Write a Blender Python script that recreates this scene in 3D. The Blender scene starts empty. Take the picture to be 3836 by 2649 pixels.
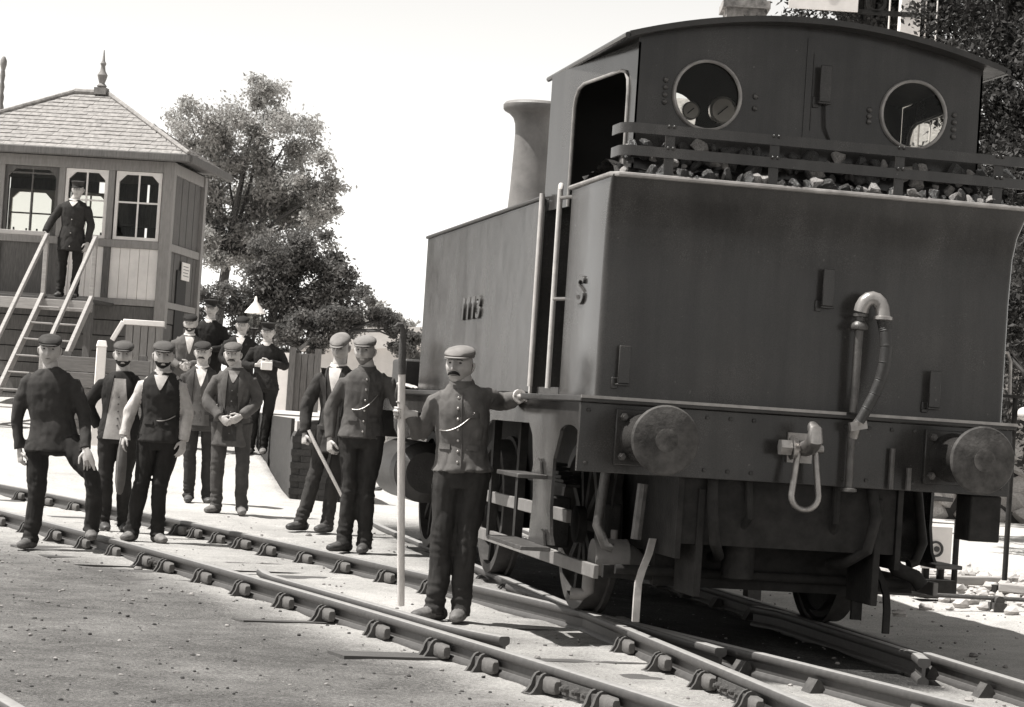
import bpy, bmesh, math, random
from math import sin, cos, pi, radians, sqrt, exp, atan2
from mathutils import Vector, Matrix, noise
from mathutils.bvhtree import BVHTree

random.seed(7)
scene = bpy.context.scene
COL = scene.collection

# ---------------------------------------------------------------- camera
cam_d = bpy.data.cameras.new('camera')
cam_d.sensor_width = 36.0
cam_d.lens = 8897.4 / 3836 * 36.0
cam_d.clip_start = 0.1
cam_d.clip_end = 3000
cam = bpy.data.objects.new('camera', cam_d)
COL.objects.link(cam)
PITCH, YAW, ROLL = radians(1.353), radians(11.552), radians(3.759)
fw = Vector((sin(YAW) * cos(PITCH), cos(YAW) * cos(PITCH), sin(PITCH)))
rt = Vector((cos(YAW), -sin(YAW), 0))
up = rt.cross(fw)
r2 = rt * cos(ROLL) + up * sin(ROLL)
u2 = up * cos(ROLL) - rt * sin(ROLL)
cam.matrix_world = Matrix(((r2.x, u2.x, -fw.x, -4.092), (r2.y, u2.y, -fw.y, -12.142), (r2.z, u2.z, -fw.z, 1.154), (0, 0, 0, 1)))
scene.camera = cam

# ---------------------------------------------------------------- sky, sun, exposure
SUN_DIR = Vector((0.52, -0.02, -1.0)).normalized()      # the way the light travels
elev = math.asin(-SUN_DIR.z)
azim = atan2(-SUN_DIR.x, -SUN_DIR.y)                    # from +Y clockwise
world = bpy.data.worlds.new('World')
scene.world = world
world.use_nodes = True
wt = world.node_tree
for n in list(wt.nodes):
    wt.nodes.remove(n)
sky = wt.nodes.new('ShaderNodeTexSky')
sky.sky_type = 'NISHITA'
sky.sun_disc = False
sky.sun_elevation = elev
sky.sun_rotation = azim
sky.air_density = 1.15
sky.dust_density = 0.15
sky.ozone_density = 1.0
bw = wt.nodes.new('ShaderNodeRGBToBW')
tint = wt.nodes.new('ShaderNodeMix')
tint.data_type = 'RGBA'
tint.blend_type = 'MULTIPLY'
tint.inputs[0].default_value = 1.0
tint.inputs[7].default_value = (1.0, 0.985, 0.955, 1)
bg = wt.nodes.new('ShaderNodeBackground')
bg.inputs[1].default_value = 0.125
wo = wt.nodes.new('ShaderNodeOutputWorld')
wt.links.new(sky.outputs[0], bw.inputs[0])
wt.links.new(bw.outputs[0], tint.inputs[6])
wt.links.new(tint.outputs[2], bg.inputs[0])
wt.links.new(bg.outputs[0], wo.inputs[0])

sun_d = bpy.data.lights.new('sun', 'SUN')
sun_d.energy = 5.0
sun_d.angle = radians(0.6)
sun_d.color = (1.0, 0.98, 0.945)
sun = bpy.data.objects.new('sun', sun_d)
sun.rotation_euler = SUN_DIR.to_track_quat('-Z', 'Y').to_euler()
sun.location = (-20, 5, 40)
COL.objects.link(sun)

vs = scene.view_settings
vs.view_transform = 'Standard'
vs.look = 'None'
vs.exposure = 0.8
vs.gamma = 1.0
vs.use_curve_mapping = False
scene.cycles.max_bounces = 6
scene.cycles.use_denoising = True

# ---------------------------------------------------------------- materials
WARM = (1.0, 0.95, 0.91)
MATS = {}


def mat(name, val, rough=0.6, var=0.25, scale=6.0, bump=0.0, bscale=60.0, metal=0.0, spec=0.5, val2=None, stretch=None, coat=0.0, attr=None, transl=0.0):
    """neutral procedural paint: a base grey broken up by two sizes of noise, with bump"""
    if name in MATS:
        return MATS[name]
    m = bpy.data.materials.new(name)
    m.use_nodes = True
    t = m.node_tree
    b = t.nodes['Principled BSDF']
    b.inputs['Roughness'].default_value = rough
    b.inputs['Metallic'].default_value = metal
    b.inputs['Specular IOR Level'].default_value = spec
    if coat:
        b.inputs['Coat Weight'].default_value = coat
        b.inputs['Coat Roughness'].default_value = 0.25
    tc = t.nodes.new('ShaderNodeTexCoord')
    src = tc.outputs['Object']
    if stretch:
        mp = t.nodes.new('ShaderNodeMapping')
        mp.inputs['Scale'].default_value = stretch
        t.links.new(src, mp.inputs[0])
        src = mp.outputs[0]
    n1 = t.nodes.new('ShaderNodeTexNoise')
    n1.inputs['Scale'].default_value = scale
    n1.inputs['Detail'].default_value = 8
    n1.inputs['Roughness'].default_value = 0.65
    t.links.new(src, n1.inputs['Vector'])
    rp = t.nodes.new('ShaderNodeValToRGB')
    lo = val * (1 - var)
    hi = val * (1 + var) if val2 is None else val2
    rp.color_ramp.elements[0].position = 0.3
    rp.color_ramp.elements[1].position = 0.72
    rp.color_ramp.elements[0].color = (lo * WARM[0], lo * WARM[1], lo * WARM[2], 1)
    rp.color_ramp.elements[1].color = (min(hi, .9) * WARM[0], min(hi, .9) * WARM[1], min(hi, .9) * WARM[2], 1)
    t.links.new(n1.outputs[0], rp.inputs[0])
    t.links.new(rp.outputs[0], b.inputs['Base Color'])
    # roughness follows the grime
    mr = t.nodes.new('ShaderNodeMapRange')
    mr.inputs[3].default_value = max(0.05, rough - 0.12)
    mr.inputs[4].default_value = min(1.0, rough + 0.12)
    t.links.new(n1.outputs[0], mr.inputs[0])
    t.links.new(mr.outputs[0], b.inputs['Roughness'])
    if bump:
        n2 = t.nodes.new('ShaderNodeTexNoise')
        n2.inputs['Scale'].default_value = bscale
        n2.inputs['Detail'].default_value = 5
        t.links.new(src, n2.inputs['Vector'])
        bp = t.nodes.new('ShaderNodeBump')
        bp.inputs['Strength'].default_value = bump
        bp.inputs['Distance'].default_value = 0.01
        t.links.new(n2.outputs[0], bp.inputs['Height'])
        t.links.new(bp.outputs[0], b.inputs['Normal'])
    if transl:
        b.inputs['Transmission Weight'].default_value = 0
        tr = t.nodes.new('ShaderNodeBsdfTranslucent')
        tr.inputs[0].default_value = (val * 1.3, val * 1.3, val * 1.25, 1)
        mx = t.nodes.new('ShaderNodeMixShader')
        mx.inputs[0].default_value = transl
        t.links.new(b.outputs[0], mx.inputs[1])
        t.links.new(tr.outputs[0], mx.inputs[2])
        t.links.new(mx.outputs[0], t.nodes['Material Output'].inputs[0])
    MATS[name] = m
    return m


def grime(name, val, rough):
    """old engine paint: faded and dusty in patches, runs down the plates, specks and fine scratches"""
    m = bpy.data.materials.new(name)
    m.use_nodes = True
    t = m.node_tree
    b = t.nodes['Principled BSDF']
    b.inputs['Specular IOR Level'].default_value = .3
    tc = t.nodes.new('ShaderNodeTexCoord')

    def nse(sc, st, det=7, ro=.65):
        mp = t.nodes.new('ShaderNodeMapping')
        mp.inputs['Scale'].default_value = st
        n = t.nodes.new('ShaderNodeTexNoise')
        n.inputs['Scale'].default_value = sc
        n.inputs['Detail'].default_value = det
        n.inputs['Roughness'].default_value = ro
        t.links.new(tc.outputs['Object'], mp.inputs[0])
        t.links.new(mp.outputs[0], n.inputs['Vector'])
        return n.outputs[0]

    def mr(src, a, c, lo, hi):
        n = t.nodes.new('ShaderNodeMapRange')
        n.inputs[1].default_value, n.inputs[2].default_value, n.inputs[3].default_value, n.inputs[4].default_value = a, c, lo, hi
        t.links.new(src, n.inputs[0])
        return n.outputs[0]

    def mth(op, x, y):
        n = t.nodes.new('ShaderNodeMath')
        n.operation = op
        for i, q in enumerate((x, y)):
            if isinstance(q, (int, float)):
                n.inputs[i].default_value = q
            else:
                t.links.new(q, n.inputs[i])
        return n.outputs[0]

    cloud = nse(1.6, (1, 1, 1))
    runs = nse(7, (1, 1, .10), 5)
    grain = nse(170, (1, 1, 1), 2)
    specks = nse(46, (1, 1, 1), 2, .4)
    v = mth('MULTIPLY', mr(cloud, .3, .7, .65, 1.35), mr(runs, .35, .7, .8, 1.25))
    v = mth('MULTIPLY', v, mr(grain, .3, .7, .72, 1.28))
    v = mth('MULTIPLY', v, val)
    v = mth('ADD', v, mr(specks, .74, .80, 0, .05))
    cb = t.nodes.new('ShaderNodeCombineColor')
    for i in range(3):
        t.links.new(mth('MULTIPLY', v, WARM[i]), cb.inputs[i])
    t.links.new(cb.outputs[0], b.inputs['Base Color'])
    t.links.new(mr(mth('ADD', cloud, mth('MULTIPLY', grain, .4)), .4, 1.0, rough - .06, rough + .22), b.inputs['Roughness'])
    buck = nse(1.3, (1, 1, 1), 2)
    bp = t.nodes.new('ShaderNodeBump')
    bp.inputs['Strength'].default_value = .5
    bp.inputs['Distance'].default_value = .012
    t.links.new(mth('ADD', buck, mth('MULTIPLY', grain, .03)), bp.inputs['Height'])
    t.links.new(bp.outputs[0], b.inputs['Normal'])
    MATS[name] = m
    return m


def glass(name='window_glass'):
    if name in MATS:
        return MATS[name]
    m = bpy.data.materials.new(name)
    m.use_nodes = True
    t = m.node_tree
    for n in list(t.nodes):
        t.nodes.remove(n)
    o = t.nodes.new('ShaderNodeOutputMaterial')
    tr = t.nodes.new('ShaderNodeBsdfTransparent')
    tr.inputs[0].default_value = (.9, .9, .88, 1)
    gl = t.nodes.new('ShaderNodeBsdfGlossy')
    gl.inputs['Roughness'].default_value = 0.03
    fr = t.nodes.new('ShaderNodeFresnel')
    fr.inputs[0].default_value = 1.18
    mx = t.nodes.new('ShaderNodeMixShader')
    t.links.new(fr.outputs[0], mx.inputs[0])
    t.links.new(tr.outputs[0], mx.inputs[1])
    t.links.new(gl.outputs[0], mx.inputs[2])
    t.links.new(mx.outputs[0], o.inputs[0])
    MATS[name] = m
    return m


PAINT = grime('engine_paint', .038, .14)
PAINT_D = mat('engine_black', .04, .4, .35, 7.0, .25, 60, spec=.3)
UNDER = mat('sooty_iron', .026, .8, .5, 9.0, .4, 50, spec=.2)
IRON = mat('worn_iron', .09, .45, .4, 14.0, .3, 80, metal=.3)
STEEL = mat('bright_steel', .28, .4, .35, 10.0, .15, 90, metal=.8)
BRASS = mat('polished_brass', .5, .3, .2, 12.0, 0, 60, metal=.8)
RIM = mat('window_rim_metal', .30, .5, .3, 12.0, .1, 60, metal=.3)
BURN = mat('burnished_rail', .5, .35, .2, 12.0, .1, 60, metal=.2)
RAILTOP = mat('rail_steel', .24, .38, .3, 18.0, .2, 90, metal=.55)
RUST = mat('rusty_iron', .07, .85, .4, 25.0, .5, 120)
TIMBER = mat('old_timber', .075, .85, .35, 5.0, .5, 30, stretch=(1, 12, 12))
KEYWOOD = mat('oak_key', .11, .8, .3, 14.0, .4, 60)
WHITEP = mat('white_paint', .82, .6, .12, 5.0, .1, 60)
CREAM = mat('pale_panel_paint', .82, .7, .14, 3.0, .2, 70)
GREYP = mat('grey_woodwork_paint', .26, .7, .2, 6.0, .3, 60, stretch=(6, 6, 1))
DARKW = mat('dark_boarding', .115, .8, .35, 6.0, .4, 50, stretch=(8, 8, 1))
SLATE = mat('roof_slate', .25, .85, .4, 14.0, .5, 60)
BRICK = mat('sooty_brick', .042, .9, .4, 9.0, .6, 60)
MORTAR = mat('dark_mortar', .05, .95, .3, 14.0, .4, 90)
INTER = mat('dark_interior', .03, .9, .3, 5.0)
COALP = mat('sunlit_coal', .16, .4, .6, 9.0, .6, 40, val2=.5)  # paler coal: sunlit highlights put into the colour of some lumps
COALM = mat('coal', .02, .28, .5, 20.0, .6, 40, spec=.8, val2=.06)
BARK = mat('bark', .06, .9, .4, 14.0, .6, 40, stretch=(3, 3, .6))
SKIN = mat('skin', .42, .5, .2, 16.0, .12, 120)
EYE = mat('dark_brow', .03, .5, .2, 30.0)
RUBBER = mat('rubber_hose', .028, .55, .3, 30.0, .2, 90)
LEATHER = mat('boot_leather', .03, .55, .6, 14.0, .3, 60, val2=.09)
STONE = mat('pale_rubble', .42, .9, .35, 12.0, .5, 40)


def cloth(name, v, var=.3):
    return mat('cloth_' + name, v, .95, var, 7.0, .35, 420, spec=.12)


# ---------------------------------------------------------------- mesh helpers
def basis(d):
    d = Vector(d).normalized()
    a = Vector((0, 0, 1)) if abs(d.z) < .9 else Vector((1, 0, 0))
    x = d.cross(a).normalized()
    return x, x.cross(d).normalized(), d


class MB:
    def __init__(s):
        s.v, s.f, s.m = [], [], []
        s.cur = 0

    def add(s, vs, fs):
        o = len(s.v)
        s.v += [tuple(p) for p in vs]
        for f in fs:
            s.f.append(tuple(i + o for i in f))
            s.m.append(s.cur)
        return s

    def box(s, lo, hi):
        x0, y0, z0 = lo
        x1, y1, z1 = hi
        return s.add([(x0, y0, z0), (x1, y0, z0), (x1, y1, z0), (x0, y1, z0), (x0, y0, z1), (x1, y0, z1), (x1, y1, z1), (x0, y1, z1)],
                     [(0, 3, 2, 1), (4, 5, 6, 7), (0, 1, 5, 4), (1, 2, 6, 5), (2, 3, 7, 6), (3, 0, 4, 7)])

    def obox(s, c, ax, ay, az):
        c, ax, ay, az = Vector(c), Vector(ax), Vector(ay), Vector(az)
        vs = [c + ax * i + ay * j + az * k for k in (-1, 1) for (i, j) in ((-1, -1), (1, -1), (1, 1), (-1, 1))]
        return s.add(vs, [(0, 3, 2, 1), (4, 5, 6, 7), (0, 1, 5, 4), (1, 2, 6, 5), (2, 3, 7, 6), (3, 0, 4, 7)])

    def bar(s, p0, p1, w, h, upv=(0, 0, 1)):
        p0, p1 = Vector(p0), Vector(p1)
        d = (p1 - p0)
        u = Vector(upv)
        x = d.cross(u)
        if x.length < 1e-6:
            x = d.cross(Vector((1, 0, 0)))
        x.normalize()
        z = x.cross(d).normalized()
        return s.obox((p0 + p1) / 2, x * (w / 2), d / 2, z * (h / 2))

    def loft(s, rings, cap=True, close=True):
        n = len(rings[0])
        vs = [p for r in rings for p in r]
        fs = []
        for i in range(len(rings) - 1):
            for j in range(n if close else n - 1):
                k = (j + 1) % n
                fs.append((i * n + j, i * n + k, (i + 1) * n + k, (i + 1) * n + j))
        if cap:
            fs.append(tuple(range(n - 1, -1, -1)))
            fs.append(tuple(range((len(rings) - 1) * n, len(rings) * n)))
        return s.add(vs, fs)

    def tube(s, path, r, n=10, cap=True):
        path = [Vector(p) for p in path]
        rs = r if isinstance(r, (list, tuple)) else [r] * len(path)
        rings = []
        x = None
        for i, p in enumerate(path):
            d = (path[min(i + 1, len(path) - 1)] - path[max(i - 1, 0)]).normalized()
            if x is None:
                x = basis(d)[0]
            x = (x - d * x.dot(d)).normalized()
            y = d.cross(x)
            rings.append([p + (x * cos(2 * pi * k / n) + y * sin(2 * pi * k / n)) * rs[i] for k in range(n)])
        return s.loft(rings, cap)

    def cyl(s, p0, p1, r0, r1=None, n=16, cap=True):
        return s.tube([p0, p1], [r0, r0 if r1 is None else r1], n, cap)

    def lathe(s, prof, o, axis=(0, 0, 1), n=28, cap=True):
        o = Vector(o)
        x, y, d = basis(axis)
        rings = [[o + d * h + (x * cos(2 * pi * k / n) + y * sin(2 * pi * k / n)) * r for k in range(n)] for (r, h) in prof]
        return s.loft(rings, cap)

    def plate(s, outer, holes, fn, th):
        """flat outline with holes; fn(u, v, w) -> point, w in 0..th"""
        bm = bmesh.new()
        ed = []
        for loop in [outer] + list(holes):
            vv = [bm.verts.new((u, v, 0)) for u, v in loop]
            for i in range(len(vv)):
                ed.append(bm.edges.new((vv[i], vv[(i + 1) % len(vv)])))
        bmesh.ops.triangle_fill(bm, use_beauty=True, use_dissolve=False, edges=ed)
        bm.verts.index_update()
        P = [(v.co.x, v.co.y) for v in bm.verts]
        n = len(P)
        fs = []
        for f in bm.faces:
            ids = [v.index for v in f.verts]
            fs.append(tuple(ids))
            fs.append(tuple(i + n for i in reversed(ids)))
        for e in bm.edges:
            if len(e.link_faces) == 1:
                a, b_ = e.verts[0].index, e.verts[1].index
                fs.append((a, b_, b_ + n, a + n))
        bm.free()
        return s.add([fn(u, v, 0) for u, v in P] + [fn(u, v, th) for u, v in P], fs)

    def sphere(s, c, r, n=10, m=7, sc=(1, 1, 1)):
        rings = []
        for i in range(1, m):
            a = pi * i / m
            rings.append([(c[0] + r * sc[0] * sin(a) * cos(2 * pi * k / n), c[1] + r * sc[1] * sin(a) * sin(2 * pi * k / n), c[2] - r * sc[2] * cos(a)) for k in range(n)])
        return s.loft(rings)

    def mesh(s, name, mats, angle=38):
        me = bpy.data.meshes.new(name)
        me.from_pydata(s.v, [], s.f)
        for m in (mats if isinstance(mats, (list, tuple)) else [mats]):
            me.materials.append(m)
        if isinstance(mats, (list, tuple)):
            me.polygons.foreach_set('material_index', s.m)
        bm = bmesh.new()
        bm.from_mesh(me)
        bmesh.ops.recalc_face_normals(bm, faces=bm.faces)
        bm.to_mesh(me)
        bm.free()
        me.shade_smooth()
        me.set_sharp_from_angle(angle=radians(angle))
        return me

    def build(s, name, mats, parent=None, bevel=0, angle=38, **tags):
        return put(name, s.mesh(name, mats, angle), parent, bevel, **tags)


def put(name, me, parent=None, bevel=0, loc=None, rot=None, **tags):
    o = bpy.data.objects.new(name, me)
    COL.objects.link(o)
    if parent is not None:
        o.parent = parent
    if loc is not None:
        o.location = loc
    if rot is not None:
        o.rotation_euler = rot
    if bevel:
        b = o.modifiers.new('bevel', 'BEVEL')
        b.width = bevel
        b.segments = 2
        b.limit_method = 'ANGLE'
        b.angle_limit = radians(40)
    for k, v in tags.items():
        o[k] = v
    return o


def thing(name, label, cat, loc=(0, 0, 0), rotz=0, group=None):
    o = bpy.data.objects.new(name, None)
    COL.objects.link(o)
    o.empty_display_size = .2
    o.location = loc
    o.rotation_euler = (0, 0, rotz)
    o['label'] = label
    o['category'] = cat
    if group:
        o['group'] = group
    return o


def lerp(a, b, t):
    return a + (b - a) * t


def sstep(a, b, x):
    t = max(0., min(1., (x - a) / (b - a)))
    return t * t * (3 - 2 * t)


def fbm(x, y, z=0., o=4):
    return noise.fractal(Vector((x, y, z)), 1.0, 2.0, o)
# ---------------------------------------------------------------- the two tracks in plan
def xN(y):
    return -1.95 - .215 * y - .0045 * y * y


def tanN(y):
    return Vector((.215 + .009 * y, -1, 0)).normalized()       # towards the viewer


def offN(y, d):
    """point d metres to the right of the near rail"""
    t = tanN(y)
    nrm = Vector((-t.y, t.x, 0))
    return Vector((xN(y), y, 0)) + nrm * d


def xLoco(y):
    """centre line of the straight road; bends away to the right beyond the engine"""
    return 0.0 if y < 9 else (y - 9) ** 2 / 80.0


RAMP0, RAMPS = 14.3, .12


def ramp_z(y):
    return min(.86, -.05 + RAMPS * max(0., y - RAMP0))


def h0(x, y):
    z = -.125
    e = x - (xN(y) + 1.55)
    z += .065 * sstep(.05, .45, e) * sstep(-.6, .8, y) * sstep(.9, -.75 + .15, x if y < 9 else -2)
    z += .02 * sstep(.02, .4, e) * sstep(4, 6.5, y)
    if x < -1.0:
        z = max(z, ramp_z(y) * sstep(-11, -6, x) + z * (1 - sstep(-11, -6, x))) if y > RAMP0 else z
    z += .06 * sstep(1.9, 3.2, x) * sstep(9, 3, y)
    if y > 40:
        z += .8 * sstep(40, 60, y)
    z += .018 * fbm(x * 1.1, y * 1.1) + .008 * fbm(x * 5, y * 5, 3)
    # ballast heaped slightly between sleepers, swept low along the rails
    return z


def axis(segs):
    out = [segs[0][0]]
    for a, b, st in segs:
        n = max(1, int(round((b - a) / st)))
        out += [a + (b - a) * (i + 1) / n for i in range(n)]
    return out


xs = axis([(-400, -60, 60), (-60, -14, 6), (-14, -5.5, .7), (-5.5, 4.5, .1), (4.5, 14, .7), (14, 60, 6), (60, 400, 60)])
ys = axis([(-60, -14, 8), (-14, -4, .6), (-4, 9, .1), (9, 26, .25), (26, 60, 2), (60, 700, 80)])
nx, ny = len(xs), len(ys)
verts, soil = [], []
for y in ys:
    for x in xs:
        verts.append((x, y, h0(x, y)))
        # soil: 0 black oily cinders and painted engine shadow, 1 pale trodden ash
        s = .78 + .11 * fbm(x * .8, y * .8, 9) + .05 * fbm(x * 3, y * 3, 4)
        left = x - xN(y)
        s -= .38 * sstep(.05, -.6, left) * sstep(9, 4, y)                       # grey cinders outside the near rail
        s -= .16 * sstep(.15, .4, left) * sstep(1.35, 1.1, left) * sstep(6, 1, y) * (0.4 + fbm(x * 2, y * .7, 5))
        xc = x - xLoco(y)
        oil_and_shadow = sstep(.74, .6, abs(xc)) * sstep(-1.15, -.55, y + .25 * fbm(x * 3, y * 3, 2)) * sstep(13, 9, y)  # oily ballast, its dark also standing for the engine's cast shadow
        s = s * (1 - oil_and_shadow) + .10 * oil_and_shadow
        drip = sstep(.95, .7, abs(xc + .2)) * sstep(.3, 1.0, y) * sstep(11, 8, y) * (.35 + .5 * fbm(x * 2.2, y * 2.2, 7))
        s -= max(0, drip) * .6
        s += .14 * sstep(1.6, 2.4, x)
        s += .12 * sstep(9, 12, y)
        s -= .38 * sstep(-3.3, -5.5, y)  # unseen ground darkened to cut bounce light on the bunker back
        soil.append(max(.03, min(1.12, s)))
faces = [(j * nx + i, j * nx + i + 1, (j + 1) * nx + i + 1, (j + 1) * nx + i) for j in range(ny - 1) for i in range(nx - 1)]
gm = bpy.data.meshes.new('ground')
gm.from_pydata(verts, [], faces)
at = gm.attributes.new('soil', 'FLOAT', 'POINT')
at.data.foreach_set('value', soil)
gm.shade_smooth()
GM = bpy.data.materials.new('ash_and_cinder_ground')
GM.use_nodes = True
t = GM.node_tree
b = t.nodes['Principled BSDF']
b.inputs['Roughness'].default_value = .95
b.inputs['Specular IOR Level'].default_value = .2
a = t.nodes.new('ShaderNodeAttribute')
a.attribute_name = 'soil'
tc = t.nodes.new('ShaderNodeTexCoord')


def nz(sc, det, rough=.6):
    n = t.nodes.new('ShaderNodeTexNoise')
    n.inputs['Scale'].default_value = sc
    n.inputs['Detail'].default_value = det
    n.inputs['Roughness'].default_value = rough
    t.links.new(tc.outputs['Object'], n.inputs['Vector'])
    return n


def mth(op, a_, b_):
    n = t.nodes.new('ShaderNodeMath')
    n.operation = op
    for i, q in enumerate((a_, b_)):
        if isinstance(q, (int, float)):
            n.inputs[i].default_value = q
        else:
            t.links.new(q, n.inputs[i])
    return n.outputs[0]


n1, n2, n3 = nz(55, 8, .75), nz(6, 6), nz(220, 3)
s1 = mth('MULTIPLY', mth('SUBTRACT', n1.outputs[0], .5), 1.05)
s2 = mth('MULTIPLY', mth('SUBTRACT', n2.outputs[0], .5), .32)
s3 = mth('MULTIPLY', mth('SUBTRACT', n3.outputs[0], .5), .7)
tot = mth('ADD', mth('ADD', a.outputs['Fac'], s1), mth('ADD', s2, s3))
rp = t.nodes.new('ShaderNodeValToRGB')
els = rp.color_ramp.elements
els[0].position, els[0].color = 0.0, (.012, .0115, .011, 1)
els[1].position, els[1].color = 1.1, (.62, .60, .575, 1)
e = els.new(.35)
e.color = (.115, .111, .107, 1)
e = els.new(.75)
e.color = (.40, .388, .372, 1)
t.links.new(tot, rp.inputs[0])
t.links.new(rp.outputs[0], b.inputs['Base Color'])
bp = t.nodes.new('ShaderNodeBump')
bp.inputs['Strength'].default_value = .8
bp.inputs['Distance'].default_value = .02
t.links.new(mth('ADD', n1.outputs[0], mth('MULTIPLY', n3.outputs[0], .5)), bp.inputs['Height'])
t.links.new(bp.outputs[0], b.inputs['Normal'])
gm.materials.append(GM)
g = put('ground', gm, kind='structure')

# loose stones and clinker, nobody could count them
st = MB()
rs = random.Random(3)
TET = [Vector((1, 1, 1)), Vector((-1, -1, 1)), Vector((-1, 1, -1)), Vector((1, -1, -1)), Vector((0, 0, 1.2)), Vector((1.1, -.2, .2)), Vector((-.9, .3, .4))]


def pebble(mb, x, y, z, r, rs):
    n = 6
    rings = []
    for i, (rr, zz) in enumerate(((.75, -.35), (1, .1), (.6, .55))):
        rings.append([(x + r * rr * (.75 + .5 * rs.random()) * cos(2 * pi * k / n + i), y + r * rr * (.75 + .5 * rs.random()) * sin(2 * pi * k / n + i), z + r * zz * (.8 + .4 * rs.random())) for k in range(n)])
    mb.loft(rings)


for i in range(1700):
    y = -3.6 + 14 * rs.random() ** 1.3
    x = -5.2 + 9.2 * rs.random()
    r = .004 + .011 * rs.random() ** 3
    pebble(st, x, y, h0(x, y) + r * .2, r, rs)
for i in range(45):
    y = -3.2 + 12 * rs.random()
    x = -5.2 + 9.2 * rs.random()
    if abs(x) < .9 and y > -.5:
        continue
    r = .014 + .02 * rs.random() ** 2
    pebble(st, x, y, h0(x, y) + r * .15, r, rs)
st.build('loose_stones', mat('clinker', .12, .9, .6, 3.0, .3, 60, val2=.38), kind='stuff', label='loose pebbles and clinker scattered over the ash ground', category='stones')

cd = MB()
rs = random.Random(17)
for i in range(1000):
    y = -3.6 + 12 * rs.random() ** 1.2
    x = xN(y) - rs.random() ** .8 * 3.2 if rs.random() < .6 else -5 + 8.5 * rs.random()
    r = .004 + .009 * rs.random() ** 3
    pebble(cd, x, y, h0(x, y) + r * .2, r, rs)
cd.build('cinders', mat('black_cinder', .035, .9, .5, 3.0, .3, 60), kind='stuff', label='small black cinders strewn over the ground by the rails', category='cinders')

# ---------------------------------------------------------------- rails, chairs, sleepers
PROF = [(-.030, -.003), (-.022, 0), (.022, 0), (.030, -.003), (.034, -.012), (.034, -.032), (.027, -.042), (.010, -.05), (.009, -.095), (.026, -.108), (.029, -.116), (.029, -.132), (.024, -.14),
        (-.024, -.14), (-.029, -.132), (-.029, -.116), (-.026, -.108), (-.009, -.095), (-.010, -.05), (-.027, -.042), (-.034, -.032), (-.034, -.012)]


def sweep_rail(path, name, parent, dz=0., **tags):
    path = [Vector(p) for p in path]
    rings = []
    for i, p in enumerate(path):
        d = (path[min(i + 1, len(path) - 1)] - path[max(i - 1, 0)]).normalized()
        o = Vector((-d.y, d.x, 0)).normalized()
        rings.append([p + o * u + Vector((0, 0, w + dz)) for u, w in PROF])
    return MB().loft(rings).build(name, RAILM, parent, angle=50, **tags)


RAILM = bpy.data.materials.new('rail_worn_head')
RAILM.use_nodes = True
t = RAILM.node_tree
b = t.nodes['Principled BSDF']
geo = t.nodes.new('ShaderNodeNewGeometry')
sx = t.nodes.new('ShaderNodeSeparateXYZ')
t.links.new(geo.outputs['Normal'], sx.inputs[0])
n1 = t.nodes.new('ShaderNodeTexNoise')
n1.inputs['Scale'].default_value = 30
n1.inputs['Detail'].default_value = 8
tcx = t.nodes.new('ShaderNodeTexCoord')
t.links.new(tcx.outputs['Object'], n1.inputs[0])
mr = t.nodes.new('ShaderNodeMapRange')
mr.inputs[1].default_value = .75
mr.inputs[2].default_value = .95
t.links.new(sx.outputs[2], mr.inputs[0])
rp = t.nodes.new('ShaderNodeValToRGB')
rp.color_ramp.elements[0].color = (.035, .033, .032, 1)
rp.color_ramp.elements[1].color = (.085, .081, .078, 1)
t.links.new(n1.outputs[0], rp.inputs[0])
rp2 = t.nodes.new('ShaderNodeValToRGB')
rp2.color_ramp.elements[0].color = (.16, .155, .15, 1)
rp2.color_ramp.elements[1].color = (.36, .35, .34, 1)
t.links.new(n1.outputs[0], rp2.inputs[0])
mx = t.nodes.new('ShaderNodeMix')
mx.data_type = 'RGBA'
t.links.new(mr.outputs[0], mx.inputs[0])
t.links.new(rp.outputs[0], mx.inputs[6])
t.links.new(rp2.outputs[0], mx.inputs[7])
t.links.new(mx.outputs[2], b.inputs['Base Color'])
b.inputs['Roughness'].default_value = .55

# cast-iron chair: two curved ribs outside the rail, a base and an inner jaw; local +X points outwards
ch = MB()
for ty in (-.036, .036):
    pts = [(.035, -.045), (.062, -.03), (.082, -.038), (.098, -.06), (.108, -.09), (.128, -.118), (.165, -.138), (.175, -.16), (.012, -.16), (.012, -.10)]
    ch.plate(pts, [], lambda u, v, w, ty=ty: (u, ty + w, v), .022)
ch.box((.035, -.03, -.155), (.085, .05, -.05))
ch.box((-.17, -.085, -.19), (.18, .095, -.145))
ch.plate([(-.036, -.06), (-.06, -.05), (-.085, -.09), (-.12, -.145), (-.012, -.145), (-.012, -.1)], [], lambda u, v, w: (u, -.05 + w, v), .11)
for sx_ in (-.14, .14):
    ch.cyl((sx_, .005, -.15), (sx_, .005, -.125), .02, .016, 8)
CHAIR_ME = ch.mesh('chair', RUST)
ky = MB()
rings = []
for yy, s_ in ((.055, .75), (.07, 1), (.17, .95), (.185, .7)):
    rings.append([(.058 + .027 * s_ * q[0], yy, -.080 + .036 * s_ * q[1]) for q in ((1, .6), (.6, 1), (-.6, 1), (-.9, .6), (-.9, -.6), (-.6, -1), (.6, -1), (1, -.6))])
ky.loft(rings)
KEY_ME = ky.mesh('key', KEYWOOD)
sl = MB().box((-1.33, -.125, -.29), (1.33, .125, -.135))
SLEEPER_ME = sl.mesh('sleeper', TIMBER)
fp = MB().box((.012, -.23, -.108), (.034, .23, -.045)).box((-.034, -.23, -.108), (-.012, .23, -.045))
FISH_ME = fp.mesh('fishplate', RUST)
bo = MB().cyl((.03, 0, -.076), (.06, 0, -.076), .019, .017, 6).cyl((.06, 0, -.076), (.072, 0, -.076), .01, .009, 8)
BOLT_ME = bo.mesh('bolt', RUST)


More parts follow.
